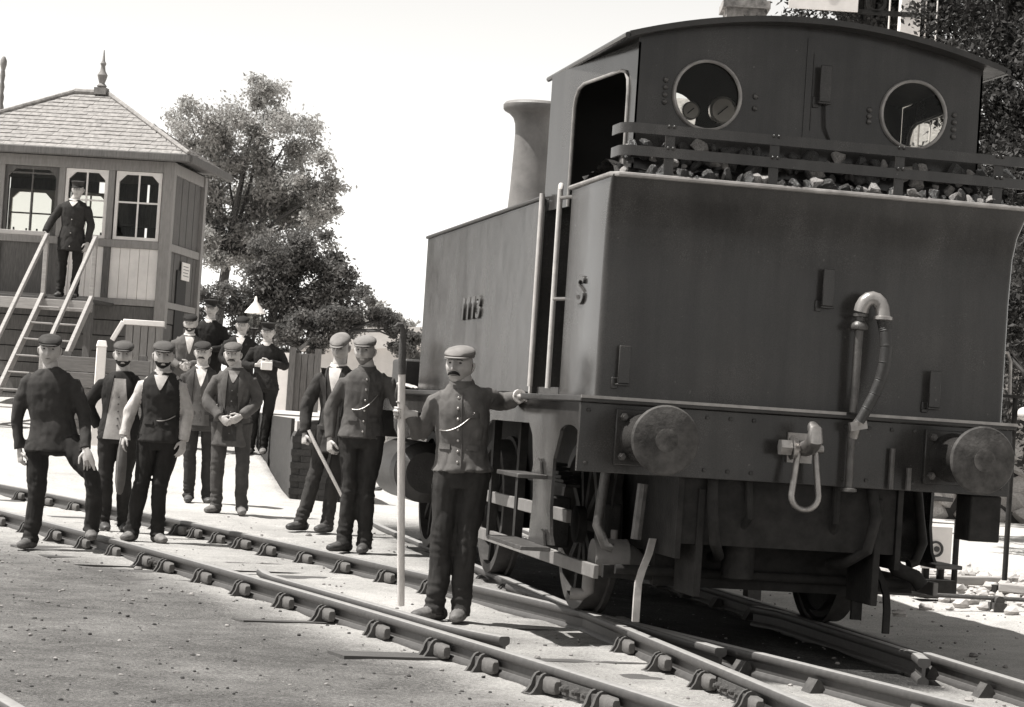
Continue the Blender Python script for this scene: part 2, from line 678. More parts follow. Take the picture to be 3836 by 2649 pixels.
def add_chair(parent, p, d, side, key=True, dz=0.):
    """p on the rail, d the rail direction, side +1 / -1 which way the outside lies"""
    o = Vector((-d.y, d.x, 0)) * side
    c = put('chair', CHAIR_ME, parent, loc=(p[0], p[1], dz), rot=(0, 0, atan2(o.y, o.x) + random.uniform(-.05, .05)))
    c.scale = (random.uniform(.9, 1.05), random.uniform(.85, 1.05), 1)
    if key:
        put('key', KEY_ME, c, loc=(0, random.uniform(-.03, .012), random.uniform(-.004, .004)))
    return c


def add_fish(parent, p, d, side):
    o = Vector((-d.y, d.x, 0)) * side
    c = put('fishplate', FISH_ME, parent, loc=(p[0], p[1], 0), rot=(0, 0, atan2(o.y, o.x)))
    for k in (-.17, -.06, .06, .17):
        put('bolt', BOLT_ME, c, loc=(0, k, 0))


siding = thing('railway_track', 'curved siding track in the foreground on iron chairs, left of the engine', 'railway track', (0, 0, 0))
main = thing('railway_track', 'straight railway track that carries the tank engine', 'railway track', (0, 0, 0))
yy = [-4 + .4 * i for i in range(66)]
sweep_rail([offN(y, 0) for y in yy], 'rail', siding)
sweep_rail([offN(y, 1.505) for y in yy], 'rail', siding, dz=-.003)
cp = []
for i in range(15):
    y = 3.3 - 3.75 * i / 14
    fl = .10 * (max(0, .12 - i / 14) / .12) ** 1.2 + .10 * (max(0, i / 14 - .88) / .12) ** 1.2
    cp.append(offN(y, .125 + fl))
sweep_rail(cp, 'check_rail', siding, dz=.012)
chair_y = [6.4, 5.65, 4.95, 4.45, 3.7, 2.9, 2.12, 1.42, .62, -.2, -.8, -1.52, -2.12, -2.9]
for y in chair_y:
    add_chair(siding, offN(y, 0), tanN(y), -1)
for i in range(10):
    y = 7.15 + .78 * i
    add_chair(siding, offN(y, 0), tanN(y), -1)
for i, y in enumerate([-3, -2.3, -1.4, -.7, .1, 3.4, 4.15, 4.9, 5.65, 6.4, 6.95, 7.5, 8.0, 8.4, 8.95, 9.7, 10.5, 11.2, 12, 12.8]):
    add_chair(siding, offN(y, 1.505), tanN(y), 1 if y < 1 else -1, dz=-.003)
add_fish(siding, offN(4.70, 0), tanN(4.7), -1)
add_fish(siding, offN(-1.82, 0), tanN(-1.82), -1)
add_fish(siding, offN(8.2, 1.505), tanN(8.2), -1)
for i, y in enumerate(chair_y + [7.15 + .78 * k for k in range(8)]):
    tt = tanN(y)
    c = offN(y, .752)
    s = put('sleeper', SLEEPER_ME, siding, loc=(c.x, c.y, -.003 + .014 * random.random()), rot=(random.uniform(-.07, .07), random.uniform(-.008, .008), atan2(-tt.x, -tt.y) * -1 * 0 + atan2(tt.x, -tt.y)))
# straight road
yl = [-4 + .4 * i for i in range(75)]
sweep_rail([(xLoco(y) - .7525, y, 0) for y in yl], 'rail', main)
sweep_rail([(xLoco(y) + .7525, y, 0) for y in yl], 'rail', main)
sweep_rail([(.7525 - (.125 + .09 * max(0, (abs(y - .9) - 1.15) / .35)), y, 0) for y in [-.55 + .1 * i for i in range(30)]], 'check_rail', main, dz=.012)
sweep_rail([(-.7525 + .02 - .1 * max(0, (y - 2.2) / 1.3), y, 0) for y in [1.9 + .1 * i for i in range(16)]], 'wing_rail', main, dz=-.006)
sweep_rail([(-.60 + .10 * max(0, (-y + .9) / .9), y, 0) for y in [1.3 - .1 * i for i in range(17)]], 'wing_rail', main, dz=-.005)
for i, y in enumerate([-3.4, -2.65, -1.9, -1.15, -.4, .4, 2.95, 3.7, 4.45, 5.2, 6, 6.8, 7.6, 8.4]):
    add_chair(main, (-.7525, y), Vector((0, -1, 0)), -1)
for i, y in enumerate([-3.3, -2.6, -1.75, -1.0, -.25, .55, 1.3, 2.1, 2.9, 3.7, 4.45, 5.2]):
    add_chair(main, (.7525, y), Vector((0, -1, 0)), 1)
add_fish(main, (-.7525, -1.55), Vector((0, -1, 0)), -1)
for i in range(16):
    y = -3.35 + .76 * i
    put('sleeper', SLEEPER_ME, main, loc=(0, y, -.022 + .012 * random.random()), rot=(0, random.uniform(-.006, .006), random.uniform(-.02, .02)))
# a third rail just enters the frame at bottom left
third = thing('railway_track', 'rail of another track cut off by the bottom left corner', 'railway track', (0, 0, 0))
sweep_rail([(-4.62 + .22 * i, -1.2 - .9 * i, 0) for i in range(6)], 'rail', third)
for i in range(5):
    p = Vector((-4.58 + .2 * i, -1.36 - .82 * i, 0))
    add_chair(third, p, Vector((.237, -.971, 0)), -1)

# point rodding crossing to the right of the engine
rod = thing('point_rodding', 'thin iron point rod on stools running right behind the engine', 'point rod', (0, 0, 0))
MB().tube([(.95, 4.33, .0), (2.2, 4.2, .01), (3.2, 4.16, .01), (5.5, 4.05, .01)], .016, 8).build('rod', RUST, rod)
for x, y in ((1.15, 4.31), (2.98, 4.17), (4.6, 4.1)):
    MB().box((x - .05, y - .06, -.14), (x + .05, y + .06, -.02)).cyl((x, y - .05, -.005), (x, y + .05, -.005), .035, n=12).build('stool', RUST, rod)
# ---------------------------------------------------------------- the tank engine (rear towards the camera)
loco = thing('tank_locomotive', 'dark tank engine seen from behind with coal rails, round cab windows and big buffers', 'locomotive', (0, 0, 0))
ZF, ZT, ZB = 1.256, 2.43, .855
HB = 1.135          # half width of bunker and tanks
HF = 1.225          # half width of footplate
YB = .04            # face of the rear buffer beam
YE = 8.1            # front end


def rrect(x0, y0, x1, y1, r, n=5):
    out = []
    for cx, cy, a0 in ((x1 - r, y0 + r, -pi / 2), (x1 - r, y1 - r, 0), (x0 + r, y1 - r, pi / 2), (x0 + r, y0 + r, pi)):
        for k in range(n + 1):
            a_ = a0 + pi / 2 * k / n
            out.append((cx + r * cos(a_), cy + r * sin(a_)))
    return out


MB().box((-HF, YB - .035, 1.222), (HF, YE, ZF)).build('footplate', PAINT_D, loco, bevel=.006)
MB().box((-HF, YB - .045, 1.242), (.24, YB - .0355, 1.258)).build('footplate_highlight', RIM, loco)  # pale strips added as the highlight along the footplate edge
MB().box((.36, YB - .045, 1.242), (HF, YB - .0355, 1.258)).build('footplate_highlight', RIM, loco)
MB().box((1.02, .09, .60), (1.20, .30, .853)).build('end_bracket', UNDER, loco, bevel=.01)
bb = MB().box((-HF + .01, YB, ZB), (HF - .01, YB + .04, 1.22)).build('buffer_beam', PAINT, loco, bevel=.004)
rv = MB()
for x in [-1.17 + .13 * i for i in range(19)]:
    if abs(abs(x) - .865) > .2 and abs(x) > .15:
        rv.sphere((x, YB - .002, 1.18), .013, 8, 5, (1, .7, 1))
        rv.sphere((x, YB - .002, .90), .013, 8, 5, (1, .7, 1))
rv.build('rivets', PAINT, bb, kind='stuff')
MB().box((-HF + .01, YE - .04, ZB), (HF - .01, YE - .002, 1.22)).build('buffer_beam', PAINT_D, loco, bevel=.004)

# valances with their arched openings and hanging step plates
for s in (-1, 1):
    out = [(.06, 1.22), (.06, .86), (.13, .86), (.13, 1.04)]
    for k in range(1, 9):
        a_ = pi * k / 9
        out.append((.36 - .23 * cos(a_), 1.04 + .055 * sin(a_)))
    out += [(.59, 1.03), (.70, .90), (.705, .62), (.66, .48), (.60, .425), (1.22, .405), (1.205, .5), (1.17, .66), (1.2, .8), (1.25, .93), (1.29, 1.02), (1.40, 1.085),
            (2.5, 1.085), (2.75, 1.04), (2.85, .95), (2.9, .85), (3.2, .85), (3.25, .95), (3.35, 1.04), (3.6, 1.085), (5.4, 1.085), (5.6, 1.03), (5.7, .9), (6.2, .86), (6.5, .95), (6.6, 1.085), (8.05, 1.085), (8.05, 1.22)]
    if s > 0:      # the steps on the far side hang a little further forward
        out = [(u + .36 * sstep(.45, .60, u) * sstep(2.4, 1.5, u), w) for u, w in out]
    so = .36 if s > 0 else 0
    v = MB().plate(out, [], lambda u, w, th, s=s: (s * (1.195 - th), u, w), .018).build('valance', PAINT, loco)
    for (y0, y1, z) in ((.82 + so, 1.42 + so, .79), (.62 + so, 1.6 + so, .40)):
        stp = MB().box((s * 1.195 - (.17 if s < 0 else 0), y0, z - .012), (s * 1.195 + (0 if s < 0 else .17), y1, z + .012)).build('step', IRON, v, bevel=.004)
        MB().plate([(y0 + .1, z + .012), (y0 + .14, z + .08), (y0 + .2, z + .10), (y0 + .3, z + .08), (y0 + .35, z + .012)], [], lambda u, w, th, s=s: (s * (1.2 + th), u, w), .012).build('step_backing', PAINT, v)

HR = 1.165
# bunker: sheet sides with the rear flared out at the top, beaded edge
FL = [(1.256, 0), (1.9, 0), (2.15, .006), (2.27, .02), (2.36, .045), (2.43, .075)]
outer = [[(-HB, .06 - f, z), (HR + f, .06 - f, z), (HR + f, .96, z), (-HB, .96, z)] for z, f in FL]
inner = [[(-HB + .02, .08 - f, z), (HR - .02 + f, .08 - f, z), (HR - .02 + f, .94, z), (-HB + .02, .94, z)] for z, f in reversed(FL[2:])]
bk = MB()


def rc(q, r=.035, n=4):
    """round the corners of a four point ring"""
    o = []
    q = [Vector(p) for p in q]
    for i in range(4):
        p, a_, c = q[i], q[i - 1], q[(i + 1) % 4]
        d1, d2 = (a_ - p).normalized(), (c - p).normalized()
        for k in range(n + 1):
            t_ = k / n
            p1, p2 = p + d1 * r, p + d2 * r
            o.append((p1.lerp(p, t_)).lerp(p.lerp(p2, t_), t_))
    return o


bk.loft([rc(q) for q in outer] + [rc(q) for q in inner])
bunker = bk.build('bunker', PAINT, loco, angle=30)
top = [(-HB - .004, .96, ZT), (-HB - .004, .03, ZT), (-HB + .03, -.018, ZT), (HR + .05, -.018, ZT), (HR + .079, .03, ZT), (HR + .079, .96, ZT)]
MB().tube(top, .014, 8).build('beading', RIM, bunker)

# coal rails wrapped round the bunker top
for z in (2.683, 2.563):
    pth = [(-1.09, .22, z), (-1.09, .06, z), (-1.075, .02, z), (-1.04, -.005, z), (1.19, -.005, z), (1.225, .02, z), (1.24, .06, z), (1.24, .22, z)]
    rings = []
    P_ = [Vector(p) for p in pth]
    for i, p in enumerate(P_):
        d = (P_[min(i + 1, 7)] - P_[max(i - 1, 0)]).normalized()
        o = Vector((d.y, -d.x, 0))
        rings.append([p + o * a_ + Vector((0, 0, b_)) for a_, b_ in ((-.007, -.027), (.007, -.027), (.007, .027), (-.007, .027))])
    MB().loft(rings).build('coal_rail', PAINT, loco, angle=50)
for x in (-.83, -.25, .46, 1.03):
    sp = MB().box((x - .025, .004, 2.445), (x + .025, .02, 2.70)).build('stanchion', PAINT, loco)
    for z in (2.69, 2.575):
        for dx in (-.014, .014):
            MB().sphere((x + dx, -.014, z + .012), .011, 8, 5).build('rivet', PAINT, sp)

# cab
CB = .2


def roof_z(x):
    return 3.345 - .165 * (x / 1.06) ** 2


arc = [(-.985 + 1.97 * i / 24, roof_z(-.985 + 1.97 * i / 24) - .004) for i in range(25)]
hole = lambda cx, cz, r, n=32: [(cx + r * cos(2 * pi * k / n), cz + r * sin(2 * pi * k / n)) for k in range(n)]
MB().plate([(-.985, 2.3), (.985, 2.3)] + arc[::-1], [hole(-.59, 2.915, .185), hole(.59, 2.915, .185)], lambda u, v, w: (u, CB + w, v), .012).build('cab_back_sheet', PAINT, loco)
for sx_ in (-1, 1):
    w = MB().lathe([(.178, .0), (.178, -.02), (.184, -.026), (.192, -.022), (.196, -.01), (.196, 0)], (sx_ * .59, CB, 2.915), (0, 1, 0), 40, cap=False).build('window_rim', RIM, loco)
    MB().lathe([(.001, .003), (.18, .003), (.18, .007), (.001, .007)], (sx_ * .59, CB, 2.915), (0, 1, 0), 32).build('pane', glass(), w)
for x, zs in ((-.824, (2.98, 2.94, 2.90, 2.86)), (-.318, (2.935, 2.87)), (.336, (2.92, 2.885, 2.856)), (.83, (2.936, 2.896, 2.856, 2.816))):
    for z in zs:
        MB().sphere((x, CB - .004, z), .016, 8, 6).build('bolt', IRON, loco)
MB().box((-.04, CB - .006, 2.42), (-.005, CB, 3.28)).build('cover_strip', PAINT, loco)
MB().box((.0, CB - .004, 2.78), (1e-3 + .003, CB - .001, 3.2)).build('seam', PAINT_D, loco)


def cabx(y):
    return .985 + .13 * (y - .2) / 1.5


U = [(.2, 2.35), (.2, 3.17), (1.74, 3.17), (1.74, 2.35), (1.26, 2.35), (1.26, 2.92), (1.24, 2.98), (1.19, 3.025), (1.1, 3.045), (.46, 3.045), (.38, 3.03), (.335, 2.985), (.32, 2.92), (.32, 2.35)]
UL = U
for s in (-1, 1):
    U = UL if s < 0 else [(u + .37 if 1.05 < u < 1.3 else u, v) for u, v in UL]
    MB().plate(U, [], lambda u, v, w, s=s: (s * (cabx(u) - w), u, v), .012).build('cab_side_sheet', PAINT, loco)
    # beading of the opening
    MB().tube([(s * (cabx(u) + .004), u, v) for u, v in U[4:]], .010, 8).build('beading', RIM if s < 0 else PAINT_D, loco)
    # doorway handrails
    MB().tube([(s * 1.15, 1.66, 1.30), (s * 1.15, 1.66, 2.45)], .016, 10).build('handrail', BURN, loco)
    MB().tube([(s * 1.165, 1.10, 1.29), (s * 1.165, 1.10, 2.43), (s * 1.15, 1.16, 2.46)], .016, 10).build('handrail', BURN, loco)
    for z_ in (2.38, 1.8):
        MB().tube([(s * 1.165, 1.10, z_), (s * 1.12, .95, z_)], .011, 8).build('handrail_bracket', STEEL, loco)
fr = [(-1.105 + 2.21 * i / 24, roof_z(-1.105 + 2.21 * i / 24) + .01) for i in range(25)]
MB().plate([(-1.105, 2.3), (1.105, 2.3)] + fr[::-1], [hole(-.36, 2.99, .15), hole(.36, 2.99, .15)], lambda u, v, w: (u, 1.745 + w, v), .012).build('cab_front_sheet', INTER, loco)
rf = MB()
rings = []
for y in (.08, 2.02):
    pass
N_ = 28
for zoff in (0,):
    for y in (.07, 2.02):
        ring = [(-1.07 + 2.14 * i / N_, y, roof_z(-1.07 + 2.14 * i / N_) + .028) for i in range(N_ + 1)] + [(1.07 - 2.14 * i / N_, y, roof_z(1.07 - 2.14 * i / N_) - .004) for i in range(N_ + 1)]
        rings.append(ring)
rf.loft(rings)
roof = rf.build('cab_roof', PAINT_D, loco, angle=30)
for s in (-1, 1):
    MB().tube([(s * 1.08, .07, roof_z(1.07) + .006), (s * 1.08, 2.02, roof_z(1.07) + .006)], .016, 8).build('gutter', PAINT, roof)
MB().box((-1.1, .9, ZF), (1.1, 1.75, 1.30)).build('cab_floor', TIMBER, loco)
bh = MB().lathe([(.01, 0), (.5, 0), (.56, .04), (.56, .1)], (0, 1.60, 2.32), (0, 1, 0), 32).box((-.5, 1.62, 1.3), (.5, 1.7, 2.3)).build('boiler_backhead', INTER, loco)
for x, z, r in ((-.10, 3.03, .085), (-.30, 3.01, .055)):
    gg = MB().lathe([(.001, -.03), (r, -.03), (r, 0), (.001, 0)], (x, 1.58, z), (0, 1, 0), 24).build('pressure_gauge', BRASS, loco)
    MB().lathe([(.001, -.034), (r * .82, -.034), (r * .82, -.031), (.001, -.031)], (x, 1.58, z), (0, 1, 0), 24).build('dial', WHITEP, gg)
    MB().bar((x - r * .4, 1.543, z - r * .35), (x + r * .3, 1.543, z + r * .3), .006, .003, (0, 1, 0)).build('needle', EYE, gg)
pp = MB()
for x in (-.75, -.6):
    pp.tube([(x, 1.6, 1.4), (x, 1.58, 2.3), (x + .06, 1.6, 2.75)], .018, 8)
pp.build('cab_pipes', IRON, loco)
MB().tube([(-.8, 1.1, 1.3), (-.8, 1.1, 2.55), (-.78, 1.12, 2.6)], .02, 8).sphere((-.8, 1.1, 2.62), .035).build('hand_brake', STEEL, loco)

# side tanks with raised number
for s in (-1, 1):
    a_, b_ = (-HB, -.55) if s < 0 else (.55, HB)
    tk = MB().box((a_, 1.68, ZF), (b_, 5.83, ZT - .004)).build('side_tank', PAINT, loco, bevel=.012)
    MB().tube([(s * (HB + .004), 1.68, ZT), (s * (HB + .004), 5.83, ZT)], .013, 8).build('beading', PAINT_D, tk)
    MB().box((s * (HB + .004) - .006, 1.684, ZF), (s * (HB + .004) + .006, 1.72, ZT - .02)).build('edge_strip', BURN, tk)


def letters(txt, size, y0, z0, side, parent, name, mt, depth=.012, sx=1.0):
    cu = bpy.data.curves.new(name, 'FONT')
    cu.body = txt
    cu.size = size
    cu.extrude = depth
    cu.bevel_depth = .004
    cu.space_character = 1.05
    cu.align_x = 'CENTER'
    ob = bpy.data.objects.new(name, cu)
    COL.objects.link(ob)
    bpy.context.view_layer.update()
    me = bpy.data.meshes.new_from_object(ob.evaluated_get(bpy.context.evaluated_depsgraph_get()))
    COL.objects.unlink(ob)
    bpy.data.objects.remove(ob)
    me.materials.clear()
    me.materials.append(mt)
    o = put(name, me, parent)
    # text lies in XY facing +Z; stand it on the left side facing -X, reading towards -Y
    o.matrix_local = Matrix(((0, 0, -1, -HB - .001), (-sx, 0, 0, y0), (0, 1, 0, z0), (0, 0, 0, 1)))
    return o


LETTER = mat('raised_figures', .05, .3, .3, 10.0, spec=.3)
for i_, c_ in enumerate('1113'):
    letters(c_, .215, 4.05 - .185 * i_, 1.755, -1, loco, 'number_figure', LETTER, .012, 1.7)
letters('S', .215, .53, 1.76, -1, loco, 'owner_letter', LETTER, .010, 1.9)

# boiler, smokebox, chimney, dome
MB().cyl((0, 1.75, 1.95), (0, 6.2, 1.95), .58, n=36).build('boiler', PAINT_D, loco)
MB().cyl((0, 6.2, 1.95), (0, 7.95, 1.95), .62, n=36).lathe([(.6, 0), (.55, .03), (.3, .06), (.01, .065)], (0, 7.95, 1.95), (0, 1, 0), 30).box((-.55, 6.25, 1.25), (.55, 7.9, 1.6)).build('smokebox', PAINT_D, loco)
chim = MB().lathe([(.36, 2.42), (.30, 2.5), (.235, 2.6), (.205, 2.75), (.19, 3.0), (.178, 3.35), (.176, 3.50), (.182, 3.57), (.20, 3.62), (.235, 3.655), (.275, 3.675), (.288, 3.69), (.29, 3.725), (.275, 3.745), (.265, 3.75), (.16, 3.752), (.15, 3.5)], (0, 7.48, 0), (0, 0, 1), 40).build('chimney', mat('chimney_paint', .16, .55, .3, 5.0, .2, 90), loco)
MB().lathe([(.27, 2.45), (.26, 2.7), (.2, 2.82), (.08, 2.88), (.01, 2.89)], (0, 4.6, 0), (0, 0, 1), 30).build('dome', PAINT, loco)

# frames, wheels, axles
for s in (-1, 1):
    MB().box((s * .62 - .015, .10, .42), (s * .62 + .015, 7.9, 1.21)).build('main_frame', UNDER, loco)
WHEELS = [(1.62, .50), (4.3, .47), (6.9, .47)]
for y, r in WHEELS:
    ax = MB().cyl((-.8, y, r), (.8, y, r), .075, n=16).build('axle', UNDER, loco)
    for s in (-1, 1):
        wh = MB().lathe([(r + .028, -.075), (r + .028, -.045), (r + .004, -.04), (r, .065), (r - .06, .065), (r - .06, -.075)], (s * .75, y, r), (s, 0, 0), 48, cap=False).build('wheel', mat('tyre_steel', .055, .6, .4, 9.0, .2, 80, spec=.2), loco)
        MB().cyl((s * .715, y, r), (s * .735, y, r), r - .02, n=36).build('web', UNDER, wh)
        sp = MB().cyl((s * .69, y, r), (s * .83, y, r), .11, n=20)
        for k in range(10):
            a_ = 2 * pi * k / 10
            sp.bar((s * .755, y + .09 * cos(a_), r + .09 * sin(a_)), (s * .755, y + (r - .04) * cos(a_), r + (r - .04) * sin(a_)), .055, .05, (1, 0, 0))
        sp.build('spokes', UNDER, wh)
# trailing truck: outside bars, axle boxes, springs
for s in (-1, 1):
    MB().bar((s * .98, .42, .305), (s * .98, 3.9, .305), .03, .075).build('truck_bar', mat('dusty_bar', .17, .6, .25, 9.0, .2, 80), loco, bevel=.004)
    MB().bar((s * .98, 1.15, .565), (s * .98, 3.9, .565), .03, .075).build('truck_bar', MATS['dusty_bar'], loco, bevel=.004)
    for y in (1.66, 4.3):
        MB().box((s * .97 - .09, y - .13, .36), (s * .97 + .09, y + .13, .66)).cyl((s * 1.05, y, .5), (s * 1.08, y, .5), .07, n=16).build('axlebox', UNDER, loco, bevel=.012)
        spg = MB()
        for k in range(6):
            L = .52 - .07 * k
            spg.bar((s * .97, y - L, .74 + .022 * k), (s * .97, y + L, .74 + .022 * k), .085, .018)
        spg.build('leaf_spring', UNDER, loco)
    for y in (2.55, 3.4):
        MB().bar((s * .98, y, .3), (s * .98, y, 1.1), .05, .07, (0, 1, 0)).build('hanger', UNDER, loco)
# rear drag box and stretcher added to block light behind the beam
MB().box((-.6, .12, .5), (.6, .5, 1.2)).box((-.55, .5, .62), (.55, 7.5, .85)).build('drag_box', UNDER, loco)
MB().box((-.62, .55, .24), (.62, .62, .62)).bar((-.9, .6, .3), (.9, .6, .3), .05, .07).build('brake_stretcher', UNDER, loco)
MB().box((-.45, 1.0, .3), (.45, 1.45, .62)).box((-.58, 2.3, .25), (.58, 3.6, .9)).box((-.58, 4.8, .3), (.58, 6.2, .9)).build('ash_pan', UNDER, loco)
# sand pot and pipe by the rear wheel, guard irons
DUST = MATS['dusty_bar']
MB().lathe([(.03, -.13), (.10, -.12), (.105, -.11), (.105, .06), (.108, .065), (.108, .075), (.09, .08), (.05, .15), (.03, .17)], (-.80, .78, .365), (1, 0, 0), 24).cyl((-.80, .78, .46), (-.80, .78, .52), .02, n=10).build('sand_pot', DUST, loco)
MB().tube([(-.93, .78, .30), (-.93, .79, .17), (-.96, .8, .15), (-1.02, .82, .15)], .035, 10).build('sand_pipe', DUST, loco)
for s in (-1, 1):
    gd = [(s * .66, .47, .50), (s * .69, .42, .42), (s * .73, .39, .33), (s * .75, .38, .26), (s * .755, .37, .18), (s * .755, .37, .05)]
    if s > 0:
        gd = [(x - .075, y, z) for x, y, z in gd]
    rings = []
    for i, p in enumerate([Vector(q) for q in gd]):
        rings.append([p + Vector((a_, b_, 0)) for a_, b_ in ((-.019, -.012), (.019, -.012), (.019, .012), (-.019, .012))])
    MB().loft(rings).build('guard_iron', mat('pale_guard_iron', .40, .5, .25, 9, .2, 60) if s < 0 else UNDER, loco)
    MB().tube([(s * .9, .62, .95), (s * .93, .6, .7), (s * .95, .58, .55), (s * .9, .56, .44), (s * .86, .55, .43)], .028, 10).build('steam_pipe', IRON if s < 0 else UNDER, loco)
MB().tube([(.70, .5, .80), (.705, .48, .64), (.70, .45, .48), (.745, .42, .405), (.845, .4, .37), (.885, .39, .32)], .043, 12).build('drain_hose', UNDER, loco)
MB().cyl((.70, .48, .60), (.70, .48, .70), .075, n=14).build('hose_collar', UNDER, loco)
MB().bar((.585, .6, .6), (.585, .6, .10), .06, .03, (0, 1, 0)).build('sand_pipe', UNDER, loco)
MB().tube([(-.78, .3, .8), (-.8, .3, .5)], .03, 8).build('brake_hanger', IRON, loco)


# brake gear, hoses and truck ends crowding the space under the beam
for s in (-1, 1):
    MB().box((s * .75 - .05, 1.0, .30), (s * .75 + .05, 1.12, .66)).build('brake_block', UNDER, loco, bevel=.02)
    MB().bar((s * .75, 1.02, .6), (s * .72, .95, 1.1), .05, .02).build('brake_hanger', UNDER, loco)
    MB().tube([(s * .45, .1, .86), (s * .46, .04, .7), (s * .43, .06, .52), (s * .36, .2, .44), (s * .34, .4, .42)], .03, 10).build('brake_hose', UNDER, loco)
    MB().tube([(s * .25, .1, .86), (s * .24, .07, .66), (s * .27, .2, .55)], .022, 8).build('drain_pipe', UNDER, loco)
    MB().box((s * .5 - .02, .10, .22), (s * .5 + .02, .5, .8)).build('truck_plate', UNDER, loco, bevel=.006)
MB().cyl((-.85, .52, .32), (.85, .52, .32), .028, n=10).build('brake_cross_rod', UNDER, loco)
MB().bar((-.2, .5, .3), (-.15, 1.3, .42), .04, .03).build('brake_pull_rod', UNDER, loco)
MB().lathe([(.05, 0), (.09, .02), (.09, .2), (.05, .22)], (-.22, .3, .30), (0, 0, 1), 18).build('drain_pot', UNDER, loco)


# buffers
def buffer(x, y, d, dark):
    """d = -1 rear, +1 front"""
    b_ = thing('buffer', '', '')
    del b_['label']
    del b_['category']
    b_.name = 'buffer'
    b_.parent = loco
    bp_ = MB().box((x - .16, min(y, y + d * .03), .90), (x + .16, max(y, y + d * .03), 1.195)).build('base_plate', dark, b_, bevel=.006)
    for dx in (-.12, .12):
        for z in (.945, 1.155):
            MB().cyl((x + dx, y + d * .03, z), (x + dx, y + d * .055, z), .022, .02, 6).cyl((x + dx, y + d * .055, z), (x + dx, y + d * .07, z), .012, n=8).build('bolt', IRON, bp_)
    MB().lathe([(.135, .03), (.125, .06), (.105, .12), (.10, .28), (.115, .285), (.115, .31), (.07, .315), (.07, .43)], (x, y, 1.05), (0, d, 0), 30).build('housing', dark, b_)
    MB().lathe([(.06, .42), (.165, .425), (.178, .432), (.18, .445), (.172, .458), (.13, .468), (.06, .475), (.01, .477)], (x, y, 1.05), (0, d, 0), 40).build('head', mat('buffer_face', .045, .7, .5, 9.0, .3, 60, spec=.15, val2=.11), b_)

    MB().lathe([(.001, .478), (.045, .4785), (.06, .477), (.06, .474)], (x, y, 1.05), (0, d, 0), 24).build('worn_patch', mat('worn_buffer_centre', .055, .7, .6, 14, .3, 60, spec=.15, val2=.14), b_)


for x in (-.865, .865):
    buffer(x, YB, -1, PAINT)
    buffer(x, YE, 1, PAINT_D)

# drawhook with shackle
hk = MB()
hk.box((-.07, YB - .02, .97), (.07, YB, 1.13))
path = [(0, YB, 1.05), (0, YB - .12, 1.05), (0, YB - .2, 1.065), (0, YB - .255, 1.10), (0, YB - .25, 1.15), (0, YB - .205, 1.168), (0, YB - .165, 1.15)]
hk.tube(path, [.04, .042, .045, .045, .038, .03, .016], 12)
hook = hk.build('drawhook', STEEL, loco)
sh = [(-.05, YB - .13, 1.04)]
for k in range(13):
    a_ = pi + pi * k / 12
    sh.append((.0 + .075 * cos(a_), YB - .15, .80 + .075 * sin(a_)))
sh.append((.05, YB - .13, 1.04))
sh[0] = (-.045, YB - .13, 1.05)
MB().tube(sh, .017, 10).build('shackle', STEEL, hook)
MB().cyl((-.13, YB - .13, 1.05), (.09, YB - .13, 1.05), .022, n=12).cyl((-.15, YB - .13, 1.05), (-.09, YB - .13, 1.05), .045, n=6).cyl((-.085, YB - .13, 1.05), (-.06, YB - .13, 1.05), .065, .055, 20).build('shackle_pin', STEEL, hook)

# vacuum brake standpipe, swan neck and ribbed hose
vp = MB().tube([(.268, -.03, .84), (.268, -.03, 1.2)], .022, 12).tube([(.268, -.03, 1.26), (.27, -.04, 1.72)], .024, 12).lathe([(.024, .83), (.045, .835), (.045, .85), (.024, .86)], (.268, -.03, 0), (0, 0, 1), 14).lathe([(.024, 1.70), (.045, 1.705), (.05, 1.72), (.045, 1.735), (.026, 1.75), (.026, 1.77), (.04, 1.775), (.04, 1.79)], (.27, -.04, 0), (0, 0, 1), 14).build('brake_standpipe', IRON, loco)
sw = []
for k in range(9):
    a_ = pi - pi * k / 8
    sw.append((.326 + .056 * cos(a_), -.05 - .03 * k / 8, 1.80 + .075 * sin(a_)))
sw.append((.384, -.085, 1.775))
MB().tube(sw, .040, 14).lathe([(.042, 0), (.052, .005), (.052, .02), (.042, .025)], (.384, -.085, 1.76), (0, 0, 1), 16).build('swan_neck', mat('bright_pipe', .30, .35, .3, 9, .1, 60, metal=.5), vp)
hp = [Vector(q) for q in ((.384, -.085, 1.775), (.398, -.1, 1.70), (.405, -.11, 1.62), (.40, -.11, 1.53), (.385, -.1, 1.44), (.36, -.09, 1.36), (.325, -.08, 1.28), (.29, -.07, 1.205))]
fine, rad = [], []
for i in range(len(hp) - 1):
    for k in range(14):
        fine.append(hp[i].lerp(hp[i + 1], k / 14))
        rad.append((.036 - .008 * i / 7) + (.0012 if (k % 2) else -.0008))
MB().tube(fine, rad, 12).build('ribbed_hose', RUBBER, vp)
MB().tube([(.275, -.03, 1.13), (.28, -.06, 1.19), (.30, -.07, 1.22)], .03, 10).obox((.285, -.07, 1.19), (.045, 0, .01), (0, .02, 0), (-.005, 0, .022)).build('hose_coupling', STEEL, vp)
for x in (.52, .62):
    MB().tube([(x, YB - .03, 1.08 - (x - .52)), (x, YB - .03, .86)], .016, 8).build('steam_heat_pipe', IRON, loco)


# lamp irons
def lamp_iron(x, z, y0, h=.20):
    MB().box((x - .032, y0 - .055, z), (x + .032, y0 - .043, z + h)).box((x - .036, y0 - .055, z - .012), (x + .036, y0, z)).box((x - .055, y0 - .012, z - .03), (x - .02, y0, z + .03)).build('lamp_iron', PAINT, loco, bevel=.004)


